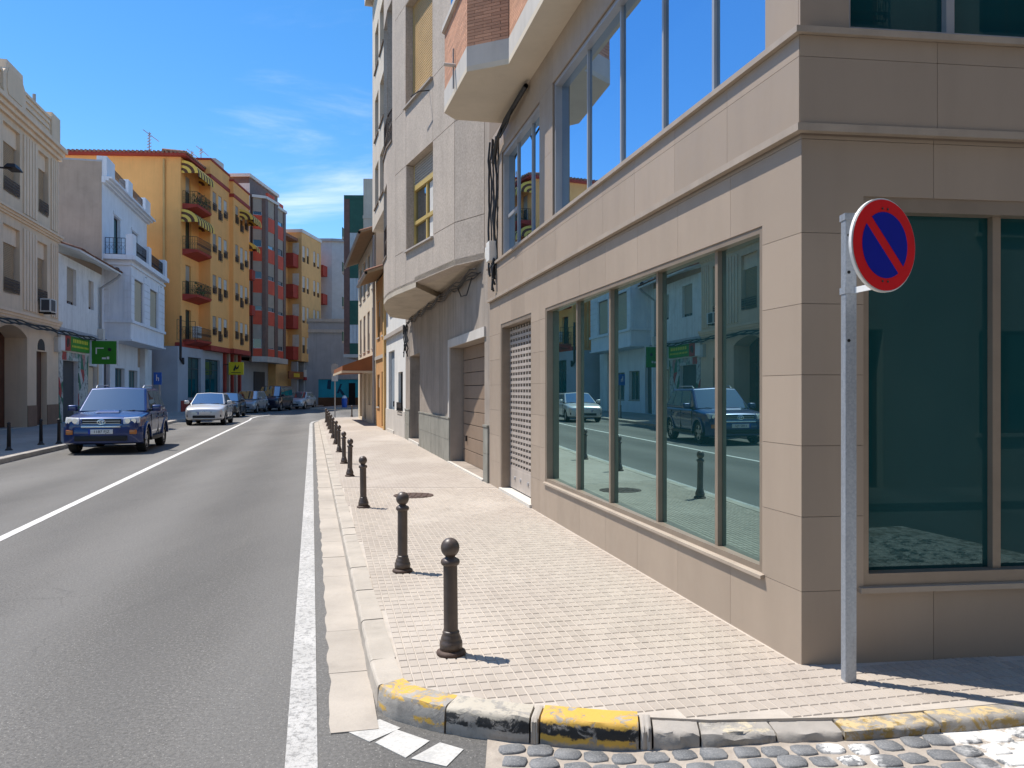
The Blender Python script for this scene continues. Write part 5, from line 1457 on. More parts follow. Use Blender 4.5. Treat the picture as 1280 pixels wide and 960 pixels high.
for i, (wc_, ) in enumerate((((.25, .85),), ((1.5, 3.1),), ((.05, .12),), ((1.2, 3.0),))):
    f_ = Frame(PE[i][:2], tuple((PE[i + 1] - PE[i])[:2]), -1); L_ = (PE[i + 1] - PE[i]).length
    if i == 2: MB(f_).box(0, L_, -.3, 0, 4.9, 20.2).build('tile_strip', 'browntile', re_); continue
    a, b = (L_ * .06, L_ * .74) if i == 0 else (L_ * .20, L_ * .74) if i == 1 else (L_ * .22, L_ * .78)
    MB(f_).box(0, a, -.3, 0, 4.9, 20.2).build('tile_strip', 'browntile', re_); MB(f_).box(b, L_, -.3, 0, 4.9, 20.2).build('tile_strip', 'browntile', re_)
    for fl in range(5):
        z = 5.0 + 3.05 * fl
        MB(f_).box(a, b, -.25, -.03, z, z + (.75 if fl == 0 else 1.35)).build('red_panel', 'redpanel', re_)
        z0 = z + (.75 if fl == 0 else 1.35)
        win(re_, f_, a, b, z0, z + 3.05, o=-.12, fm='whitetile', blind=random.choice((.6, .8, .95, .75)), bm='bblind', sill=None, mull=0)
    MB(f_).box(a, b, -.25, -.03, 20.25 - .0, 20.9).build('red_panel', 'redpanel', re_) if i else None
for (p, q) in zip(PE[:-1], PE[1:]):
    f_ = Frame(p[:2], tuple((q - p)[:2]), -1); L_ = (q - p).length
    MB(f_).box(-.05, L_ + .05, -.6, .12, 20.2, 20.45).build('coping', 'white_r', re_); MB(f_).box(-.08, L_ + .08, -.8, .18, 4.45, 4.98).build('slab_edge', 'band', re_)
MB(FE).box(-.3, 7.8, -12, -1.2, 0, 4.6).build('ground_floor', 'greyrender', re_)
MB(FE).box(3.5, 6.5, -1.19, -1.1, .1, 3.6).build('garage_door', 'ac_dark', re_)

# tan block with red balconies
F0 = (-24.3, 87.6)
FF = Frame(F0, (.09, 1), -1)
MT['tan_f'] = mat('tan_brick_render', (.70, .42, .17), .9, .08, 1.2)
rf_ = thing('apartment_block', (*F0, 0), 'tan apartment block with deep red balconies at the far bend', 'building')
hf = [(a, b, 5.8 + 3.35 * i, 7.6 + 3.35 * i) for i in range(4) for a, b in ((.25, 1.2), (1.65, 2.4), (3.8, 4.6), (5.1, 5.95))]
FLN = 6.45
m_ = MB(FF); m_.wall(0, FLN, 4.9, 19.0, 1.3, hf, .15); m_.box(.02, FLN - .02, -10, 1.0, 4.9, 18.98); m_.box(-3.6, 0, -10, -.2, 0, 18.2); m_.box(0, FLN, -10, .2, 0, 4.9)
for s in (0, FLN): m_.quad((s, 1.3, 4.9), (s, -4, 4.9), (s, -4, 19.0), (s, 1.3, 19.0))
m_.quad((0, 1.3, 19.0), (FLN, 1.3, 19.0), (FLN, -4, 19.0), (0, -4, 19.0)); m_.quad((0, 1.3, 4.9), (FLN, 1.3, 4.9), (FLN, -4, 4.9), (0, -4, 4.9)); m_.build('wall', 'tan_f', rf_)
for q in hf: win(rf_, FF, *q, o=1.18, reveal=.12, fm='wood', blind=random.choice((.5, .7, .85)), bm='curtain', sill=None, mull=0)
MB(FF).box(-.1, FLN + .1, -.5, 1.4, 19.0, 19.35).build('coping', 'white_r', rf_)
for i in range(4):
    z = 5.2 + 3.35 * i
    MB(FF).box(-1.6, -.02, -.2, .95, z - .15, z + 1.25).build('balcony', 'redband', rf_)
    MB(FF).box(-.06, -.02, .3, 1.0, z + 1.3, z + 2.6).build('balcony_window', 'curtain', rf_)
    MB(FF).box(FLN, FLN + 1.6, -1.0, 1.55, z, z + 1.2).build('balcony', 'redband', rf_)
MB(FF).box(-3.6, .1, -.4, .9, 18.0, 18.3).build('eave', 'tile', rf_)
MB(FF).box(.3, 6.3, .21, .3, .1, 4.6).build('dark_shopfronts', 'dark', rf_)
for s_ in (-.2, 1.8, 4.0, 6.2): MB(FF).box(s_, s_ + .3, .2, .9, .1, 4.85).build('pillar', 'greyrender', rf_)
for nm, a, b, z0, z1, m, lab in (('shop_sign', -3.2, 1.2, 2.95, 3.75, 'awning', 'orange and brown shop sign with yellow letters far down the street'), ('shop_sign', 1.4, 4.2, 3.2, 4.0, 'boxwhite', 'pale shop sign with pink lower edge far down the street')):
    t = thing(nm, tuple(FF.at(a, 1.0, z0)), lab, 'sign'); MB(FF).box(a, b, .95, 1.1, z0, z1).build('panel', m, t)
    if m == 'awning':
        x_ = MB(FF)
        for i in range(6): x_.box(a + 1.4 + i * .3, a + 1.6 + i * .3, 1.1, 1.11, z0 + .2, z1 - .2)
        x_.build('lettering', 'signyellow', t)
    else: MB(FF).box(a, b, 1.0, 1.14, z0 - .35, z0).build('lower_edge', 'shopred', t)
ws = thing('hanging_sign', tuple(FF.at(5.0, 1.3, 3.4)), 'small white projecting sign beside the turquoise wall', 'sign')
Fw = Frame(FF.at(5.0, .9, 0)[:2], tuple(FF.n[:2]), -1)
MB(Fw).box(.1, .85, -.06, .06, 3.3, 4.2).build('panel', 'sign_white', ws); MB(Fw).box(.38, .58, .06, .07, 3.5, 4.0).build('mark', 'iron', ws); MB(Fw).box(-.2, .1, -.03, .03, 3.7, 3.8).build('bracket', 'iron', ws)

MT['dusk'] = mat('dark_render', (.36, .32, .27), .9, .15, .8, streak=.3)
# house across the side street, behind the camera: only its mirror image is seen
FO = Frame((-3.5, -3.6), (1, .12), 1)
h = [(1.2 + 3.0 * i, 2.5 + 3.0 * i, .13 if i % 2 else 1.0, 2.7) for i in range(7)] + [(1.2 + 3.0 * i, 2.5 + 3.0 * i, z, z + 2.2) for i in range(7) for z in (4.3, 7.6, 10.9)]
ro = house('town_house', FO, 0, 22.5, 14.2, 'plain buff house across the side street reflected in the dark glass', h, 'dusk', depth=.25)
for q in h: win(ro, FO, *q, o=-.2, fm='wood', gm='glass_dark', blind=.4 if q[2] > 3 else 0, reveal=.2, rail='flat' if q[2] > 3 else None)
tag(MB(FO).box(-2, 24, .0, 1.6, -.1, .12).build('sidewalk', 'asphalt'), kind='structure')

# ================================================================== bollards
def ball(r, cz, n=8, k=1.05): return [(r * math.sin(math.pi * i / n), cz - r * k * math.cos(math.pi * i / n)) for i in range(n + 1)]
def make_bollard():
    parts = []
    parts.append(('flange', MB().lathe([(.086, 0), (.090, .008), (.086, .020), (.072, .028)], 20).mesh('flange', 'bollard_flange', smooth=True)))
    parts.append(('base', MB().lathe([(.067, .024), (.069, .060), (.068, .078), (.060, .084), (.062, .094), (.056, .110), (.050, .124), (.052, .132), (.046, .142)], 20).mesh('base', 'bollard', smooth=True)))
    sh = MB(); n = 24
    rings = [(.044, .138), (.0435, .30), (.043, .535)]
    k = 0
    for r, z in rings:
        for j in range(n):
            t = 2 * math.pi * j / n; rr = r * (1.0 if j % 3 else .955); sh.v.append(Vector((rr * math.cos(t), rr * math.sin(t), z)))
    for i in range(2):
        for j in range(n): sh.f.append([i * n + j, i * n + (j + 1) % n, (i + 1) * n + (j + 1) % n, (i + 1) * n + j]); sh.mi.append(0)
    parts.append(('shaft', sh.mesh('shaft', 'bollard', smooth=True)))
    parts.append(('collar', MB().lathe([(.044, .530), (.054, .538), (.058, .550), (.055, .564), (.044, .572), (.030, .580), (.028, .590)], 20).mesh('collar', 'bollard', smooth=True)))
    parts.append(('ball', MB().lathe(ball(.0565, .637, 12), 20).mesh('ball', 'bollard', smooth=True)))
    return parts
BOL = make_bollard()
def bollard(x, y, label, tilt=0.):
    t = thing('bollard', (x, y, SW), label, 'bollard', 'ball topped bollards along the kerb')
    t.rotation_euler = (random.gauss(0, .008), random.gauss(0, .008) + tilt, random.uniform(0, 6))
    for nm, me in BOL: link(nm, me, t)
ordn = ['third', 'fourth', 'fifth', 'sixth', 'seventh', 'eighth', 'ninth', 'tenth', 'eleventh', 'twelfth']
by_ = [(-.365, 4.80), (-.955, 6.98)] + [(kerb_x(y) + .36, y) for y in (10.80, 14.72, 17.3, 20.5, 23.5, 26.4, 29.5, 32.5, 35.3, 39.4)]
for i, (x, y) in enumerate(by_):
    lab = 'black iron bollard with ball top nearest the painted corner kerb' if i == 0 else 'black iron bollard with ball top, second from the painted corner kerb' if i == 1 else \
          'black bollard with ball top, %s along the kerb from the painted corner' % ordn[i - 2] if i < 11 else 'farthest black bollard in the kerbside row'
    bollard(x, y, lab)
bollard(-9.55, 47.7, 'black bollard standing alone at the far corner of the pavement')
# slim posts on the left pavement
LB_ = [('post_base', MB().lathe([(.095, 0), (.09, .02), (.06, .05), (.052, .10)], 14).mesh('post_base', 'iron', smooth=True)),
       ('post_shaft', MB().lathe([(.050, .09), (.042, .62), (.046, .63), (.046, .66), (.036, .67)], 14).mesh('post_shaft', 'iron', smooth=True)),
       ('post_cap', MB().lathe([(.036, .665), (.048, .69), (.046, .72), (.02, .74)], 14).mesh('post_cap', 'iron', smooth=True))]
for x, y, lab in ((-13.27, 21.1, 'slim black post left of the blue car, nearest the left frame edge'), (-13.72, 23.3, 'slim black post between its two neighbours beside the blue car'), (-13.45, 23.75, 'slim black post partly hidden by the blue car headlight'),
                  (-16.2, 33.5, 'slim black post on the left pavement behind the blue car'), (-18.2, 41.0, 'slim black post on the left pavement near the silver hatchback')):
    t = thing('kerb_post', (x, y, SW), lab, 'bollard', 'slim posts on the left pavement')
    for nm, me in LB_: link(nm, me, t)

# ================================================================== no-parking sign
px_, py_ = 1.835, 4.36
sp = thing('road_sign', (px_, py_, SW), 'round red and blue no parking sign on a galvanised post', 'road sign')
pm = MB(); w = .031
pm.box(px_ - w, px_ + w, py_ - w, py_ + w, SW - .05, 2.66); pm.build('post', 'galv', sp, bevel=.006)
pc = MB(); pc.box(px_ - w - .002, px_ + w + .002, py_ - w - .002, py_ + w + .002, 2.655, 2.668); pc.build('post_cap', 'galv', sp, bevel=.003)
ho = MB()
for z in (1.98, 2.35, 2.55): ho.cyl((px_ - .012, py_ - w - .0015, z), (px_ - .012, py_ - w + .001, z), .009, n=10)
ho.build('bolt_hole', 'dark', sp)
dc = Vector((1.905, 4.09, 2.452)); th = R(297); nrm = Vector((math.cos(th), math.sin(th), 0)); tr = Vector((-nrm.y, nrm.x, 0)); upv = Vector((0, 0, 1)); RD = .236
def disc(r, off, n=56, a0=0, a1=2 * math.pi): return [dc + nrm * off + (tr * math.cos(a0 + (a1 - a0) * i / n) + upv * math.sin(a0 + (a1 - a0) * i / n)) * r for i in range(n)]
def slab(o0, o1, off0, off1):
    m = MB(); n = len(o0); m.add([p for p in o0] + [p for p in o1], [tuple(range(n)), tuple(range(2 * n - 1, n - 1, -1))] + [(i, n + i, n + (i + 1) % n, (i + 1) % n) for i in range(n)]); return m
plate = slab(disc(RD, -.018), disc(RD, .0), 0, 0).build('plate', 'sign_back', sp)
slab(disc(RD + .004, -.02), disc(RD + .004, -.004), 0, 0).build('rim', 'sign_white', sp)
slab(disc(RD - .004, -.001), disc(RD - .004, .0025), 0, 0).build('red_disc', 'sign_red', sp)
rb_ = RD * .715; hw_ = RD * .115
for sgn in (1, -1):
    # two blue segments either side of the diagonal bar, which falls to the right
    d_ = (tr * 1 - upv * 1).normalized(); e_ = (tr * 1 + upv * 1).normalized() * sgn
    a_ = math.asin(hw_ / rb_)
    arcp = [dc + nrm * .0025 + (d_ * math.cos(t) + e_ * math.sin(t)) * rb_ for t in [a_ + (math.pi - 2 * a_) * i / 30 for i in range(31)]]
    arc2 = [p + nrm * .002 for p in arcp]
    slab(arcp, arc2, 0, 0).build('blue_field', 'sign_blue', sp)
for z in (.185, -.185):
    for x in (-.02, .02): MB().cyl(tuple(dc + upv * z + tr * x + nrm * .002), tuple(dc + upv * z + tr * x + nrm * .006), .006, n=8).build('rivet', 'iron', sp)
for z in (.20, -.20):
    a = Vector((px_ + .02, py_ - .02, dc.z + z)); b = dc + upv * z - nrm * .018 + tr * -.01
    d = (b - a).normalized(); l = d.cross(upv).normalized(); m = MB()
    pts = [p + l * sx * .004 + upv * sz * .016 for p in (a, b) for sx in (-1, 1) for sz in (-1, 1)]
    m.add(pts, [(0, 1, 3, 2), (4, 6, 7, 5), (0, 4, 5, 1), (2, 3, 7, 6), (0, 2, 6, 4), (1, 5, 7, 3)]); m.build('bracket', 'sign_white', sp)
    bb = MB().box(px_ - w - .004, px_ + w + .006, py_ - w - .004, py_ + w + .006, dc.z + z - .018, dc.z + z + .018).build('clamp', 'galv', sp)
# other street signs
MT['pblue'] = mat('info_blue', (.02, .10, .42), .45, .05)
bs = thing('road_sign', (-17.75, 40.3, SW), 'small blue parking sign on a grey pole behind the silver car', 'road sign')
MB().cyl((-17.75, 40.3, SW), (-17.75, 40.3, 2.65), .04, n=10).build('pole', 'greypipe', bs); MB().box(-18.02, -17.62, 40.22, 40.26, 2.0, 2.62).build('panel', 'pblue', bs)
wh = MB(); wh.box(-17.88, -17.85, 40.205, 40.22, 2.2, 2.5); wh.box(-17.85, -17.76, 40.205, 40.22, 2.32, 2.36); wh.box(-17.78, -17.75, 40.205, 40.22, 2.18, 2.32); wh.build('symbol', 'sign_white', bs)
fs_ = thing('road_sign', (-10.4, 47.0, SW), 'thin signpost with small panels at the far pavement corner', 'road sign')
MB().cyl((-10.4, 47.0, SW), (-10.4, 47.0, 3.3), .035, n=8).build('pole', 'greypipe', fs_); MB().box(-10.6, -10.2, 46.94, 46.97, 2.7, 3.25).build('panel', 'greypipe', fs_); MB().box(-10.58, -10.22, 46.94, 46.97, 2.25, 2.6).build('panel', 'sign_back', fs_)
bn = thing('blue_figure', (-15.6, 74.5, SW), 'small blue shape with pale top before the turquoise wall', 'bin')  # turned stand-in for a distant blue shape that stays unidentified
MB().lathe([(.22, 0), (.24, .1), (.27, .8), (.26, .85)], 14, (-15.6, 74.5, SW)).build('body', 'pblue', bn, smooth=True); MB().lathe([(.22, .85), (.18, 1.0), (.08, 1.1)], 12, (-15.6, 74.5, SW)).build('cap', 'sign_white', bn, smooth=True)
# manhole cover on the pavement
mh = thing('manhole_cover', (-1.1, 12.4, SW), 'dark round access cover set in the pavement tiles', 'manhole cover')
MB().lathe([(.30, .0), (.30, .008), (.28, .010)], 28, (-1.48, 12.02, SW)).build('cover', 'bollard_flange', mh)
m_ = MB()
for i in range(5): m_.box(-1.68 + i * .09, -1.63 + i * .09, 11.84, 12.2, SW + .010, SW + .016)
m_.build('tread', 'bollard_flange', mh)

# ================================================================== cars
MT['tyre'] = mat('tyre_rubber', (.014, .014, .015), .85, .1); MT['rimm'] = mat('alloy_rim', (.42, .43, .45), .35, .06, metal=.7)
MT['plastic'] = mat('black_plastic', (.012, .012, .013), .55, .0); MT['chrome'] = mat('chrome_trim', (.62, .63, .65), .18, 0, metal=.85)
MT['lens'] = mat('headlight_lens', (.62, .64, .66), .12, .12, 30, spec=.8, coat=.6); MT['amber'] = mat('indicator_amber', (.50, .16, .03), .25, .1, spec=.6)
MT['plate'] = mat('number_plate', (.68, .68, .66), .5, .0); MT['plate_blue'] = mat('plate_band', (.01, .04, .35), .5, 0)
MT['tail'] = mat('tail_lens', (.35, .01, .01), .2, 0, spec=.6)
def paint(name, c, metal=.35, rough=.32): return mat(name, c, rough, .03, 4, metal=metal, coat=.8)
MT['blue_car'] = paint('car_paint_blue', (.008, .030, .135), .25); MT['silver_car'] = paint('car_paint_silver', (.56, .57, .58), .3); MT['grey_car'] = paint('car_paint_grey', (.33, .34, .36)); MT['navy_van'] = paint('car_paint_navy', (.012, .018, .038)); MT['pale_car'] = paint('car_paint_pale', (.50, .52, .55), .3); MT['dark_car'] = paint('car_paint_dark', (.02, .025, .03))

def lerp(a, b, t): return a + (b - a) * t
def car(label, loc, heading, P, pm, k=1.0, kw=1.0):
    """P: stations of the lower body, cabin corners, wheel data, front details; x forward, y left"""
    root = thing(P['name'], (loc[0], loc[1], 0), label, P['cat'])
    rot = math.atan2(heading[1], heading[0])
    T = Matrix.Translation((0, 0, 0)) @ Matrix.Rotation(rot, 4, 'Z') @ Matrix.Diagonal((k, k * kw, k, 1))
    def put(mb, name, m, parent=None, smooth=True, bevel=0, seg=2, sub=0):
        mb.v = [T @ Vector(v) for v in mb.v]
        # parents all sit at the root, so vertices stay relative to it
        me = mb.mesh(name, m)
        bm = bmesh.new(); bm.from_mesh(me); bmesh.ops.remove_doubles(bm, verts=bm.verts, dist=1e-5); bmesh.ops.recalc_face_normals(bm, faces=bm.faces)
        if bevel:
            ed = [e for e in bm.edges if len(e.link_faces) == 2 and e.calc_face_angle(0) > R(25)]
            bmesh.ops.bevel(bm, geom=ed, offset=bevel * k, segments=seg, profile=.6, affect='EDGES', clamp_overlap=True)
        for f in bm.faces: f.smooth = smooth
        for e in bm.edges: e.smooth = not (len(e.link_faces) == 2 and e.calc_face_angle(0) > R(38)) or sub > 0
        bm.to_mesh(me); bm.free()
        return link(name, me, parent or root)
    # lower body loft
    st = P['st']; b = MB(); ring = 16
    for (x, hw, zb, zs, zt) in st:
        mid = (zb + zs) * .5
        half = [(0, zb), (hw * .80, zb), (hw * .965, zb + .05), (hw * .995, mid - .02), (hw, mid + (zs - mid) * .35), (hw * .985, zs - .10), (hw * .945, zs - .015), (hw * .80, lerp(zs, zt, .45)), (0, zt)]
        full = half + [(-y, z) for y, z in reversed(half[1:-1])]
        b.v += [Vector((x, y, z)) for y, z in full]
    n = ring
    for i in range(len(st) - 1):
        for j in range(n): b.f.append([i * n + j, i * n + (j + 1) % n, (i + 1) * n + (j + 1) % n, (i + 1) * n + j]); b.mi.append(0)
    b.f.append(list(range(n))); b.mi.append(0); b.f.append([(len(st) - 1) * n + j for j in range(n - 1, -1, -1)]); b.mi.append(0)
    me = b.mesh('body', pm, smooth=True); tmp = bpy.data.objects.new('tmp_body', me); col.objects.link(tmp)
    bm = bmesh.new(); bm.from_mesh(me); bmesh.ops.recalc_face_normals(bm, faces=bm.faces); bm.to_mesh(me); bm.free()
    ss = tmp.modifiers.new('s', 'SUBSURF'); ss.levels = 2; ss.render_levels = 2
    cutters = []
    for ax in P['axles']:
        for sy in (-1, 1):
            c = MB().cyl((ax, sy * (P['hw'] - .32), P['wr']), (ax, sy * (P['hw'] + .4), P['wr']), P['wr'] * 1.17, n=28).mesh('cut', 'plastic')
            co = bpy.data.objects.new('tmp_cut', c); col.objects.link(co); cutters.append(co)
            bo_ = tmp.modifiers.new('b', 'BOOLEAN'); bo_.object = co; bo_.operation = 'DIFFERENCE'; bo_.solver = 'EXACT'
    dg = bpy.context.evaluated_depsgraph_get(); dg.update()
    nm = bpy.data.meshes.new_from_object(tmp.evaluated_get(dg))
    for o in [tmp] + cutters: bpy.data.objects.remove(o)
    nm.transform(T); nm.name = 'body'
    nm.materials.clear(); nm.materials.append(MT[pm])
    bm = bmesh.new(); bm.from_mesh(nm)
    for f in bm.faces: f.smooth = True; f.material_index = 0
    for e in bm.edges: e.smooth = not (len(e.link_faces) == 2 and e.calc_face_angle(0) > R(42))
    bm.to_mesh(nm); bm.free()
    body = link('body', nm, root)
    # cabin
    c = P['cab']                       # (xwb, hwb, zb), (xrf, hwr, zr), (xrr, hwr2, zr2), (xtb, hwt, zb2)
    (x0, w0, z0), (x1, w1, z1), (x2, w2, z2), (x3, w3, z3) = c
    q = {}
    for sy in (1, -1):
        q[sy] = [Vector((x0, sy * w0, z0)), Vector((x1, sy * w1, z1)), Vector((x2, sy * w2, z2)), Vector((x3, sy * w3, z3))]
    mbx = MB(); xm = (x1 + x2) / 2; wm_ = (w1 + w2) / 2 * 1.01
    pts = q[1] + q[-1] + [Vector((x1, 0, z1 + .035)), Vector((x2, 0, z2 + .03)), Vector((x0 + .07, 0, z0)), Vector((x3 - .05, 0, z3))]
    mbx.add(pts, [(0, 1, 2, 3), (7, 6, 5, 4), (0, 10, 8, 1), (10, 4, 5, 8), (1, 8, 9, 2), (8, 5, 6, 9), (2, 9, 11, 3), (9, 6, 7, 11), (0, 3, 11, 10), (10, 11, 7, 4)])
    put(mbx, 'cabin', pm, bevel=.07, seg=4)
    def face(A, B, C, D, u, v): return A.lerp(B, u).lerp(D.lerp(C, u), v)
    def pane(A, B, C, D, poly, name, m='glass_car', off=.007, th=.004):
        nn = (B - A).cross(D - A).normalized(); ctr = (A + B + C + D) / 4
        if nn.dot(ctr - Vector((xm, 0, z0))) < 0: nn = -nn
        o = [face(A, B, C, D, u, v) + nn * off for u, v in poly]; i_ = [p - nn * (off + .03) for p in o]; N = len(o)
        m_ = MB(); m_.add(o + i_, [tuple(range(N)), tuple(range(2 * N - 1, N - 1, -1))] + [(a, N + a, N + (a + 1) % N, (a + 1) % N) for a in range(N)])
        return put(m_, name, m, smooth=False)
    # windscreen in two halves that follow the crown
    A, B, C_, D = q[1][0], q[-1][0], q[-1][1], q[1][1]
    mid0, mid1 = Vector((x0 + .07, 0, z0)), Vector((x1, 0, z1 + .035))
    ws_ = MB(); off = Vector((.010, 0, .012)); wp = []
    for u, (bt, tp) in ((.0, (A, D)), (.5, (mid0, mid1)), (1., (B, C_))):
        for v in (.04, .93):
            pnt = bt.lerp(tp, v); pnt = Vector((pnt.x, pnt.y * .915, pnt.z)); wp.append(pnt + off)
    fw_ = wp + [p - Vector((.05, 0, .03)) for p in wp]
    ws_.add(fw_, [(0, 2, 3, 1), (2, 4, 5, 3), (6, 7, 9, 8), (8, 9, 11, 10), (0, 1, 7, 6), (4, 10, 11, 5), (1, 3, 9, 7), (3, 5, 11, 9), (0, 6, 8, 2), (2, 8, 10, 4)])
    put(ws_, 'windscreen', 'glass_car')
    wb = MB(); 
    for s_ in (-1, 1): wb.cyl((x0 + .075, s_ * .05 + .1, z0 + .015), (x0 + .04, s_ * .42 + .1, z0 + .05), .010, n=5)
    put(wb, 'wiper', 'plastic')
    A, B, C_, D = q[1][3], q[-1][3], q[-1][2], q[1][2]
    pane(A, B, C_, D, [(.1, .1), (.9, .1), (.88, .9), (.12, .9)], 'rear_window')
    for sy in (1, -1):
        A, B, C_, D = q[sy]                       # base front, roof front, roof rear, base rear
        for (u0, u1, v0, v1) in P['side_win']:   # along base/roof from front to rear, v up
            poly = [(v0, u0[0]), (v1, u0[1]), (v1, u1[1]), (v0, u1[0])]
            pane(A, B, C_, D, poly, 'side_window')
        # door seams, handles, sill and mirror
        dm = MB()
        for x in P['seams']: dm.box(x - .006, x + .006, sy * (P['hw'] - .02), sy * (P['hw'] - .001), P['sill'] + .1, z0 - .06)
        put(dm, 'door_seam', 'plastic', smooth=False)
        for x in P['handles']: put(MB().box(x - .09, x + .09, sy * (P['hw'] - .015), sy * (P['hw'] + .022), z0 - .17, z0 - .135), 'door_handle', pm, bevel=.01)
        put(MB().box(P['axles'][1] + P['wr'] * 1.2, P['axles'][0] - P['wr'] * 1.2, sy * (P['hw'] - .06), sy * (P['hw'] + .012), P['sill'] - .02, P['sill'] + .09), 'sill', 'plastic', bevel=.015)
        mr_ = MB().box(x0 - .40, x0 - .24, sy * (w0 + .06), sy * (w0 + .27), z0 + .02, z0 + .18)
        put(mr_, 'wing_mirror', P.get('mirror', pm), bevel=.045, seg=3)
        put(MB().box(x0 - .38, x0 - .28, sy * (w0 - .06), sy * (w0 + .10), z0 + .02, z0 + .07), 'mirror_arm', 'plastic')
        if P.get('rails'):
            put(MB().tube([(x1 - .12, sy * (w1 - .10), z1 + .005), (x1 - .25, sy * (w1 - .09), z1 + .075), (x2 + .35, sy * (w2 - .09), z2 + .08), (x2 + .18, sy * (w2 - .10), z2 + .01)], .018, 7), 'roof_rail', 'rimm')
        if P.get('cladding'):
            for ax in P['axles']:
                a_ = MB(); N = 14; r0, r1_ = P['wr'] * 1.13, P['wr'] * 1.34
                for i in range(N + 1):
                    t = math.pi * (.02 + .96 * i / N)
                    for r in (r0, r1_):
                        for yy in (P['hw'] - .06, P['hw'] + .012): a_.v.append(Vector((ax + r * math.cos(t), sy * yy, P['wr'] + r * math.sin(t))))
                for i in range(N):
                    o_ = i * 4
                    for f in ((0, 1, 5, 4), (2, 6, 7, 3), (1, 3, 7, 5), (0, 4, 6, 2)): a_.f.append([o_ + v for v in f]); a_.mi.append(0)
                put(a_, 'arch_trim', pm, bevel=.006)
    # wheels
    for ax in P['axles']:
        for sy in (1, -1):
            yo = sy * (P['hw'] - .02); yi = sy * (P['hw'] - .24); wr = P['wr']
            tp = [(wr * .66, -.10), (wr * .90, -.105), (wr * .985, -.08), (wr, -.04), (wr, .04), (wr * .985, .08), (wr * .90, .105), (wr * .66, .10)]
            m_ = MB(); N = 26; yc = (yo + yi) / 2
            for r, y in tp:
                for j in range(N): t = 2 * math.pi * j / N; m_.v.append(Vector((ax + r * math.cos(t), yc + y, wr + r * math.sin(t))))
            for i in range(len(tp) - 1):
                for j in range(N): m_.f.append([i * N + j, i * N + (j + 1) % N, (i + 1) * N + (j + 1) % N, (i + 1) * N + j]); m_.mi.append(0)
            wh_ = put(m_, 'wheel', 'tyre')
            m_ = MB().cyl((ax, yc + sy * .02, wr), (ax, yc + sy * .03, wr), wr * .66, n=26); put(m_, 'brake_disc', 'plastic', wh_)
            m_ = MB(); yf = yc + sy * .085
            for i in range(5):
                t = 2 * math.pi * i / 5 + .3; d = Vector((math.cos(t), 0, math.sin(t))); e = Vector((-math.sin(t), 0, math.cos(t))); cc = Vector((ax, yf, wr))
                for s0_, s1_ in ((-.5, .0), (.0, .5)):
                    pts = [cc + d * wr * .12 + e * wr * .16 * s0_ * 1.6, cc + d * wr * .12 + e * wr * .16 * s1_ * 1.6, cc + d * wr * .64 + e * wr * .30 * s1_, cc + d * wr * .64 + e * wr * .30 * s0_]
                    m_.add(pts + [p - Vector((0, sy * .03, 0)) for p in pts], [(0, 1, 2, 3), (7, 6, 5, 4), (0, 4, 5, 1), (1, 5, 6, 2), (2, 6, 7, 3), (3, 7, 4, 0)])
            for r0, r1_ in ((wr * .60, wr * .68),):
                for j in range(N):
                    t0, t1 = 2 * math.pi * j / N, 2 * math.pi * (j + 1) / N
                    m_.add([(ax + r * math.cos(t), yf + sy * .008, wr + r * math.sin(t)) for r, t in ((r0, t0), (r1_, t0), (r1_, t1), (r0, t1))], [(0, 1, 2, 3)])
            m_.cyl((ax, yf - sy * .02, wr), (ax, yf + sy * .012, wr), wr * .15, n=12)
            put(m_, 'rim', 'rimm', wh_, smooth=False)
    P['front'](put, P)
    return root

def plate_text(put, s, x, y, z, h):
    cu = bpy.data.curves.new('plate_text', 'FONT'); cu.body = s; cu.size = h; cu.align_x = 'CENTER'; cu.extrude = .001
    o = bpy.data.objects.new('tmp_text', cu); col.objects.link(o)
    dg = bpy.context.evaluated_depsgraph_get(); me = bpy.data.meshes.new_from_object(o.evaluated_get(dg)); bpy.data.objects.remove(o)
    m = MB(); M_ = Matrix(((0, 0, 1, x), (1, 0, 0, y), (0, 1, 0, z), (0, 0, 0, 1)))
    m.v = [M_ @ v.co for v in me.vertices]; m.f = [list(p.vertices) for p in me.polygons]; m.mi = [0] * len(m.f)
    bpy.data.meshes.remove(me)
    return m
def ring_tube(cx, cy, cz, ry, rz, r, n=20): return [(cx, cy + ry * math.cos(2 * math.pi * i / n), cz + rz * math.sin(2 * math.pi * i / n)) for i in range(n + 1)]
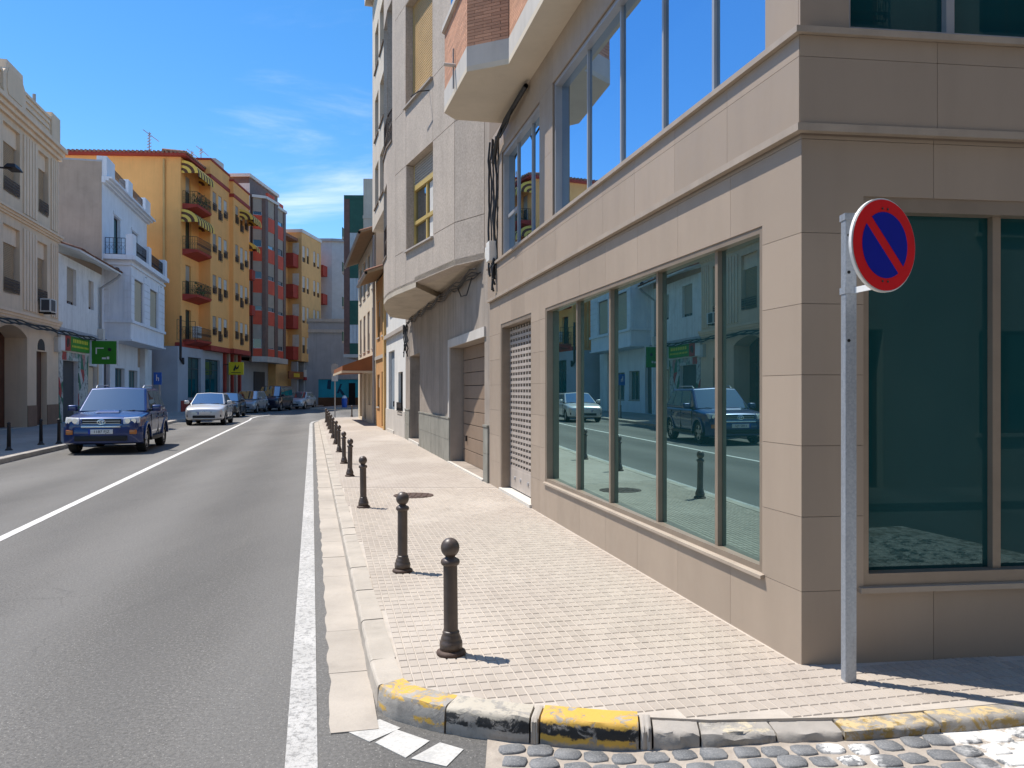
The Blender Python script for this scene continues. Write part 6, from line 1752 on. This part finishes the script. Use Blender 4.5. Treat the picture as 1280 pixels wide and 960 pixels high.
def suv_front(put, P):
    xf = 2.06
    for sy in (1, -1):
        h_ = MB(); y0, y1 = sy * .47, sy * .795
        h_.add([(xf + .045, y0, .750), (xf - .08, y1, .775), (xf - .16, y1, .935), (xf - .01, y0, .915), (xf - .2, y0, .745), (xf - .4, y1, .77), (xf - .4, y1, .925), (xf - .25, y0, .905)], [(0, 1, 2, 3), (7, 6, 5, 4), (0, 4, 5, 1), (1, 5, 6, 2), (2, 6, 7, 3), (3, 7, 4, 0)])
        hl = put(h_, 'headlight', 'lens', bevel=.03, seg=3)
        for yy in (.56, .68): put(MB().cyl((xf - .05, sy * yy, .835), (xf + .032 - .11 * (yy - .5) / .3, sy * yy, .835), .055, .060, n=14), 'reflector', 'chrome', hl)
        put(MB().box(xf - .2, xf + .038, sy * .60, sy * .75, .50, .615), 'fog_lamp', 'amber', bevel=.02)
    g = put(MB().box(xf - .1, xf + .004, -.42, .42, .735, .885), 'grille', 'plastic', bevel=.03)
    for z in (.775, .83): put(MB().box(xf - .02, xf + .012, -.40, .40, z - .008, z + .008), 'grille_bar', 'rimm', g)
    put(MB().tube([(xf + .006, -.43, .735), (xf + .006, .43, .735), (xf - .02, .45, .89), (xf - .02, -.45, .89), (xf + .006, -.43, .735)], .010, 6), 'grille_surround', 'chrome', g)
    em = put(MB().tube(ring_tube(xf + .022, 0, .81, .085, .058, .011), .011, 6), 'emblem', 'chrome')
    put(MB().tube(ring_tube(xf + .022, 0, .81, .032, .055, .008), .008, 6), 'emblem_loop', 'chrome', em); put(MB().tube(ring_tube(xf + .022, 0, .832, .062, .024, .008), .008, 6), 'emblem_loop', 'chrome', em)
    # bumper in body colour with dark intake
    bp = MB(); prof = [(xf - .10, .25), (xf + .045, .29), (xf + .085, .46), (xf + .085, .60), (xf + .06, .685), (xf - .05, .70)]
    ys = [-.86, -.80, -.55, 0, .55, .80, .86]; dx = [-.30, -.17, -.04, 0, -.04, -.17, -.30]
    for y, d in zip(ys, dx): bp.v += [Vector((x + d, y, z)) for x, z in prof]
    k = len(prof)
    for i in range(len(ys) - 1):
        for j in range(k - 1): bp.f.append([i * k + j, (i + 1) * k + j, (i + 1) * k + j + 1, i * k + j + 1]); bp.mi.append(0)
    put(bp, 'bumper', 'blue_car')
    put(MB().box(xf - .1, xf + .092, -.56, .56, .34, .47), 'lower_intake', 'plastic', bevel=.02)
    put(MB().box(xf + .03, xf + .075, -.42, .42, .672, .712), 'bumper_strip', 'chrome', bevel=.006)
    pl_ = put(MB().box(xf + .08, xf + .10, -.26, .26, .515, .63), 'number_plate', 'plate', bevel=.005)
    put(MB().box(xf + .101, xf + .104, -.26, -.215, .515, .63), 'plate_band', 'plate_blue', pl_)
    put(plate_text(put, '1187 FJZ', xf + .102, .02, .542, .095), 'plate_lettering', 'plastic', pl_, smooth=False)['kind'] = 'stuff'
    sc = MB().add([(1.5, -.26, 1.035), (1.5, .26, 1.035), (1.42, .24, 1.085), (1.42, -.24, 1.085), (1.0, -.24, 1.09), (1.0, .24, 1.09)], [(0, 1, 2, 3), (3, 2, 5, 4), (0, 3, 4), (1, 5, 2)]); put(sc, 'bonnet_scoop', 'blue_car')
SUV = dict(name='parked_car', cat='car', hw=.872, wr=.345, sill=.30, axles=(1.245, -1.245), rails=True, cladding=True, mirror='blue_car',
    st=[(2.07, .60, .44, .70, .72), (2.045, .73, .36, .84, .88), (1.93, .82, .31, .925, .965), (1.5, .858, .29, .975, 1.035), (1.0, .868, .28, 1.02, 1.085), (.6, .87, .28, 1.045, 1.09), (0, .872, .28, 1.05, 1.07), (-1.0, .872, .28, 1.06, 1.08), (-1.7, .862, .31, 1.07, 1.09), (-1.98, .83, .36, 1.06, 1.08), (-2.06, .74, .44, .98, 1.0)],
    cab=[(.93, .795, 1.03), (.20, .645, 1.655), (-1.50, .635, 1.65), (-1.97, .775, 1.05)],
    side_win=[((.145, .045), (.44, .43), .12, .88), ((.465, .455), (.735, .74), .12, .88), ((.76, .765), (.93, .955), .16, .86)],
    seams=(.78, -.18, -1.05), handles=(.0, -.88), front=suv_front)
def hatch_front(style):
    def f(put, P):
        xf = P['st'][0][0]; zt = P['st'][1][3]
        for sy in (1, -1):
            h_ = MB(); 
            h_.add([(xf + .01, sy * .36, zt - .15), (xf - .17, sy * .80, zt - .07), (xf - .27, sy * .80, zt + .05), (xf - .06, sy * .42, zt - .03), (xf - .3, sy * .34, zt - .17), (xf - .5, sy * .80, zt - .10), (xf - .5, sy * .80, zt), (xf - .3, sy * .40, zt - .06)], [(0, 1, 2, 3), (7, 6, 5, 4), (0, 4, 5, 1), (1, 5, 6, 2), (2, 6, 7, 3), (3, 7, 4, 0)])
            put(h_, 'headlight', 'lens', bevel=.02, seg=3)
            put(MB().box(xf - .22, xf - .03, sy * .54, sy * .74, .38, .50), 'fog_lamp', 'plastic', bevel=.03)
            put(MB().cyl((xf - .06, sy * .63, .44), (xf - .024, sy * .63, .44), .045, n=12), 'fog_lens', 'lens')
        put(MB().box(xf - .12, xf - .005, -.36, .36, zt - .175, zt - .085), 'grille', 'plastic', bevel=.02)
        put(MB().box(xf - .1, xf + .02, -.48, .48, .33, .46), 'lower_intake', 'plastic', bevel=.03)
        put(MB().box(xf - .1, xf + .024, -.50, .50, .30, .335), 'lip', P['pm'], bevel=.01)
        pl_ = put(MB().box(xf + .015, xf + .035, -.26, .26, .50, .61), 'number_plate', 'plate', bevel=.005)
        put(MB().box(xf + .036, xf + .039, -.26, -.215, .50, .61), 'plate_band', 'plate_blue', pl_)
        em = put(MB().tube(ring_tube(xf + .008, 0, zt - .12, .06, .06, .01), .009, 6), 'emblem', 'chrome')
        put(MB().tube([(xf + .008, -.045, zt - .09), (xf + .008, -.015, zt - .165), (xf + .008, 0, zt - .125), (xf + .008, .015, zt - .165), (xf + .008, .045, zt - .09)], .006, 5), 'emblem_mark', 'chrome', em)
    return f
def hatch(**k):
    d = dict(name='parked_car', cat='car', hw=.872, wr=.315, sill=.24, axles=(1.28, -1.28),
        st=[(2.05, .60, .34, .62, .64), (2.02, .74, .26, .72, .76), (1.88, .825, .22, .79, .84), (1.5, .86, .21, .86, .93), (1.05, .87, .20, .91, .985), (.6, .872, .20, .94, .99), (0, .872, .20, .95, .97), (-1.0, .872, .20, .97, .99), (-1.65, .86, .23, .99, 1.0), (-1.93, .82, .28, .98, 1.0), (-2.0, .72, .36, .90, .92)],
        cab=[(1.02, .775, .935), (.16, .60, 1.445), (-1.30, .585, 1.435), (-1.92, .75, .97)],
        side_win=[((.16, .05), (.46, .45), .10, .87), ((.485, .475), (.76, .80), .10, .87), ((.785, .825), (.90, .93), .2, .82)],
        seams=(.82, -.2, -1.1), handles=(.0, -.95))
    d['front'] = hatch_front('a'); d.update(k); return d
ROADH = Vector((.2425, -.9701, 0))
car('blue four wheel drive parked at the left kerb with roof rails', (-11.47, 23.45), ROADH, SUV, 'blue_car', 1.07, 1.07)
car('silver white hatchback parked behind the blue four wheel drive', (-15.45, 41.0), Vector((.22, -.975, 0)), hatch(pm='silver_car'), 'silver_car', 1.08)
car('dark saloon almost hidden behind the silver white hatchback', (-18.45, 52.0), Vector((.2, -.98, 0)), hatch(pm='dark_car'), 'dark_car', 1.06)
MPV = hatch(pm='grey_car', cab=[(1.18, .775, .95), (.40, .61, 1.54), (-1.55, .60, 1.53), (-1.95, .75, .97)])
car('grey compact car parked before the dark van', (-20.15, 61.6), Vector((.06, -1, 0)), MPV, 'grey_car', 1.08)
VAN = hatch(name='parked_van', cat='van', pm='navy_van', hw=.95, wr=.34, axles=(1.5, -1.5),
    st=[(2.42, .68, .36, .80, .82), (2.39, .82, .28, .95, .98), (2.25, .90, .24, 1.02, 1.06), (1.95, .94, .23, 1.08, 1.16), (1.6, .95, .22, 1.12, 1.20), (.6, .95, .22, 1.14, 1.18), (-1.0, .95, .22, 1.15, 1.17), (-2.1, .94, .25, 1.15, 1.17), (-2.36, .90, .30, 1.13, 1.15), (-2.42, .82, .40, 1.05, 1.07)],
    cab=[(1.72, .87, 1.13), (.95, .76, 1.93), (-2.25, .75, 1.93), (-2.38, .86, 1.14)],
    side_win=[((.10, .03), (.30, .28), .08, .84), ((.325, .305), (.62, .61), .08, .84), ((.645, .635), (.95, .95), .08, .84)], seams=(1.2, .2, -1.0), handles=(.4, -.1), sill=.26)
car('dark navy passenger van parked down the street', (-20.05, 67.6), Vector((.02, -1, 0)), VAN, 'navy_van', 1.07)
car('pale silver hatchback, last in the parked row before the turquoise wall', (-19.55, 74.0), Vector((-.06, -1, 0)), hatch(pm='pale_car'), 'pale_car', 1.08)
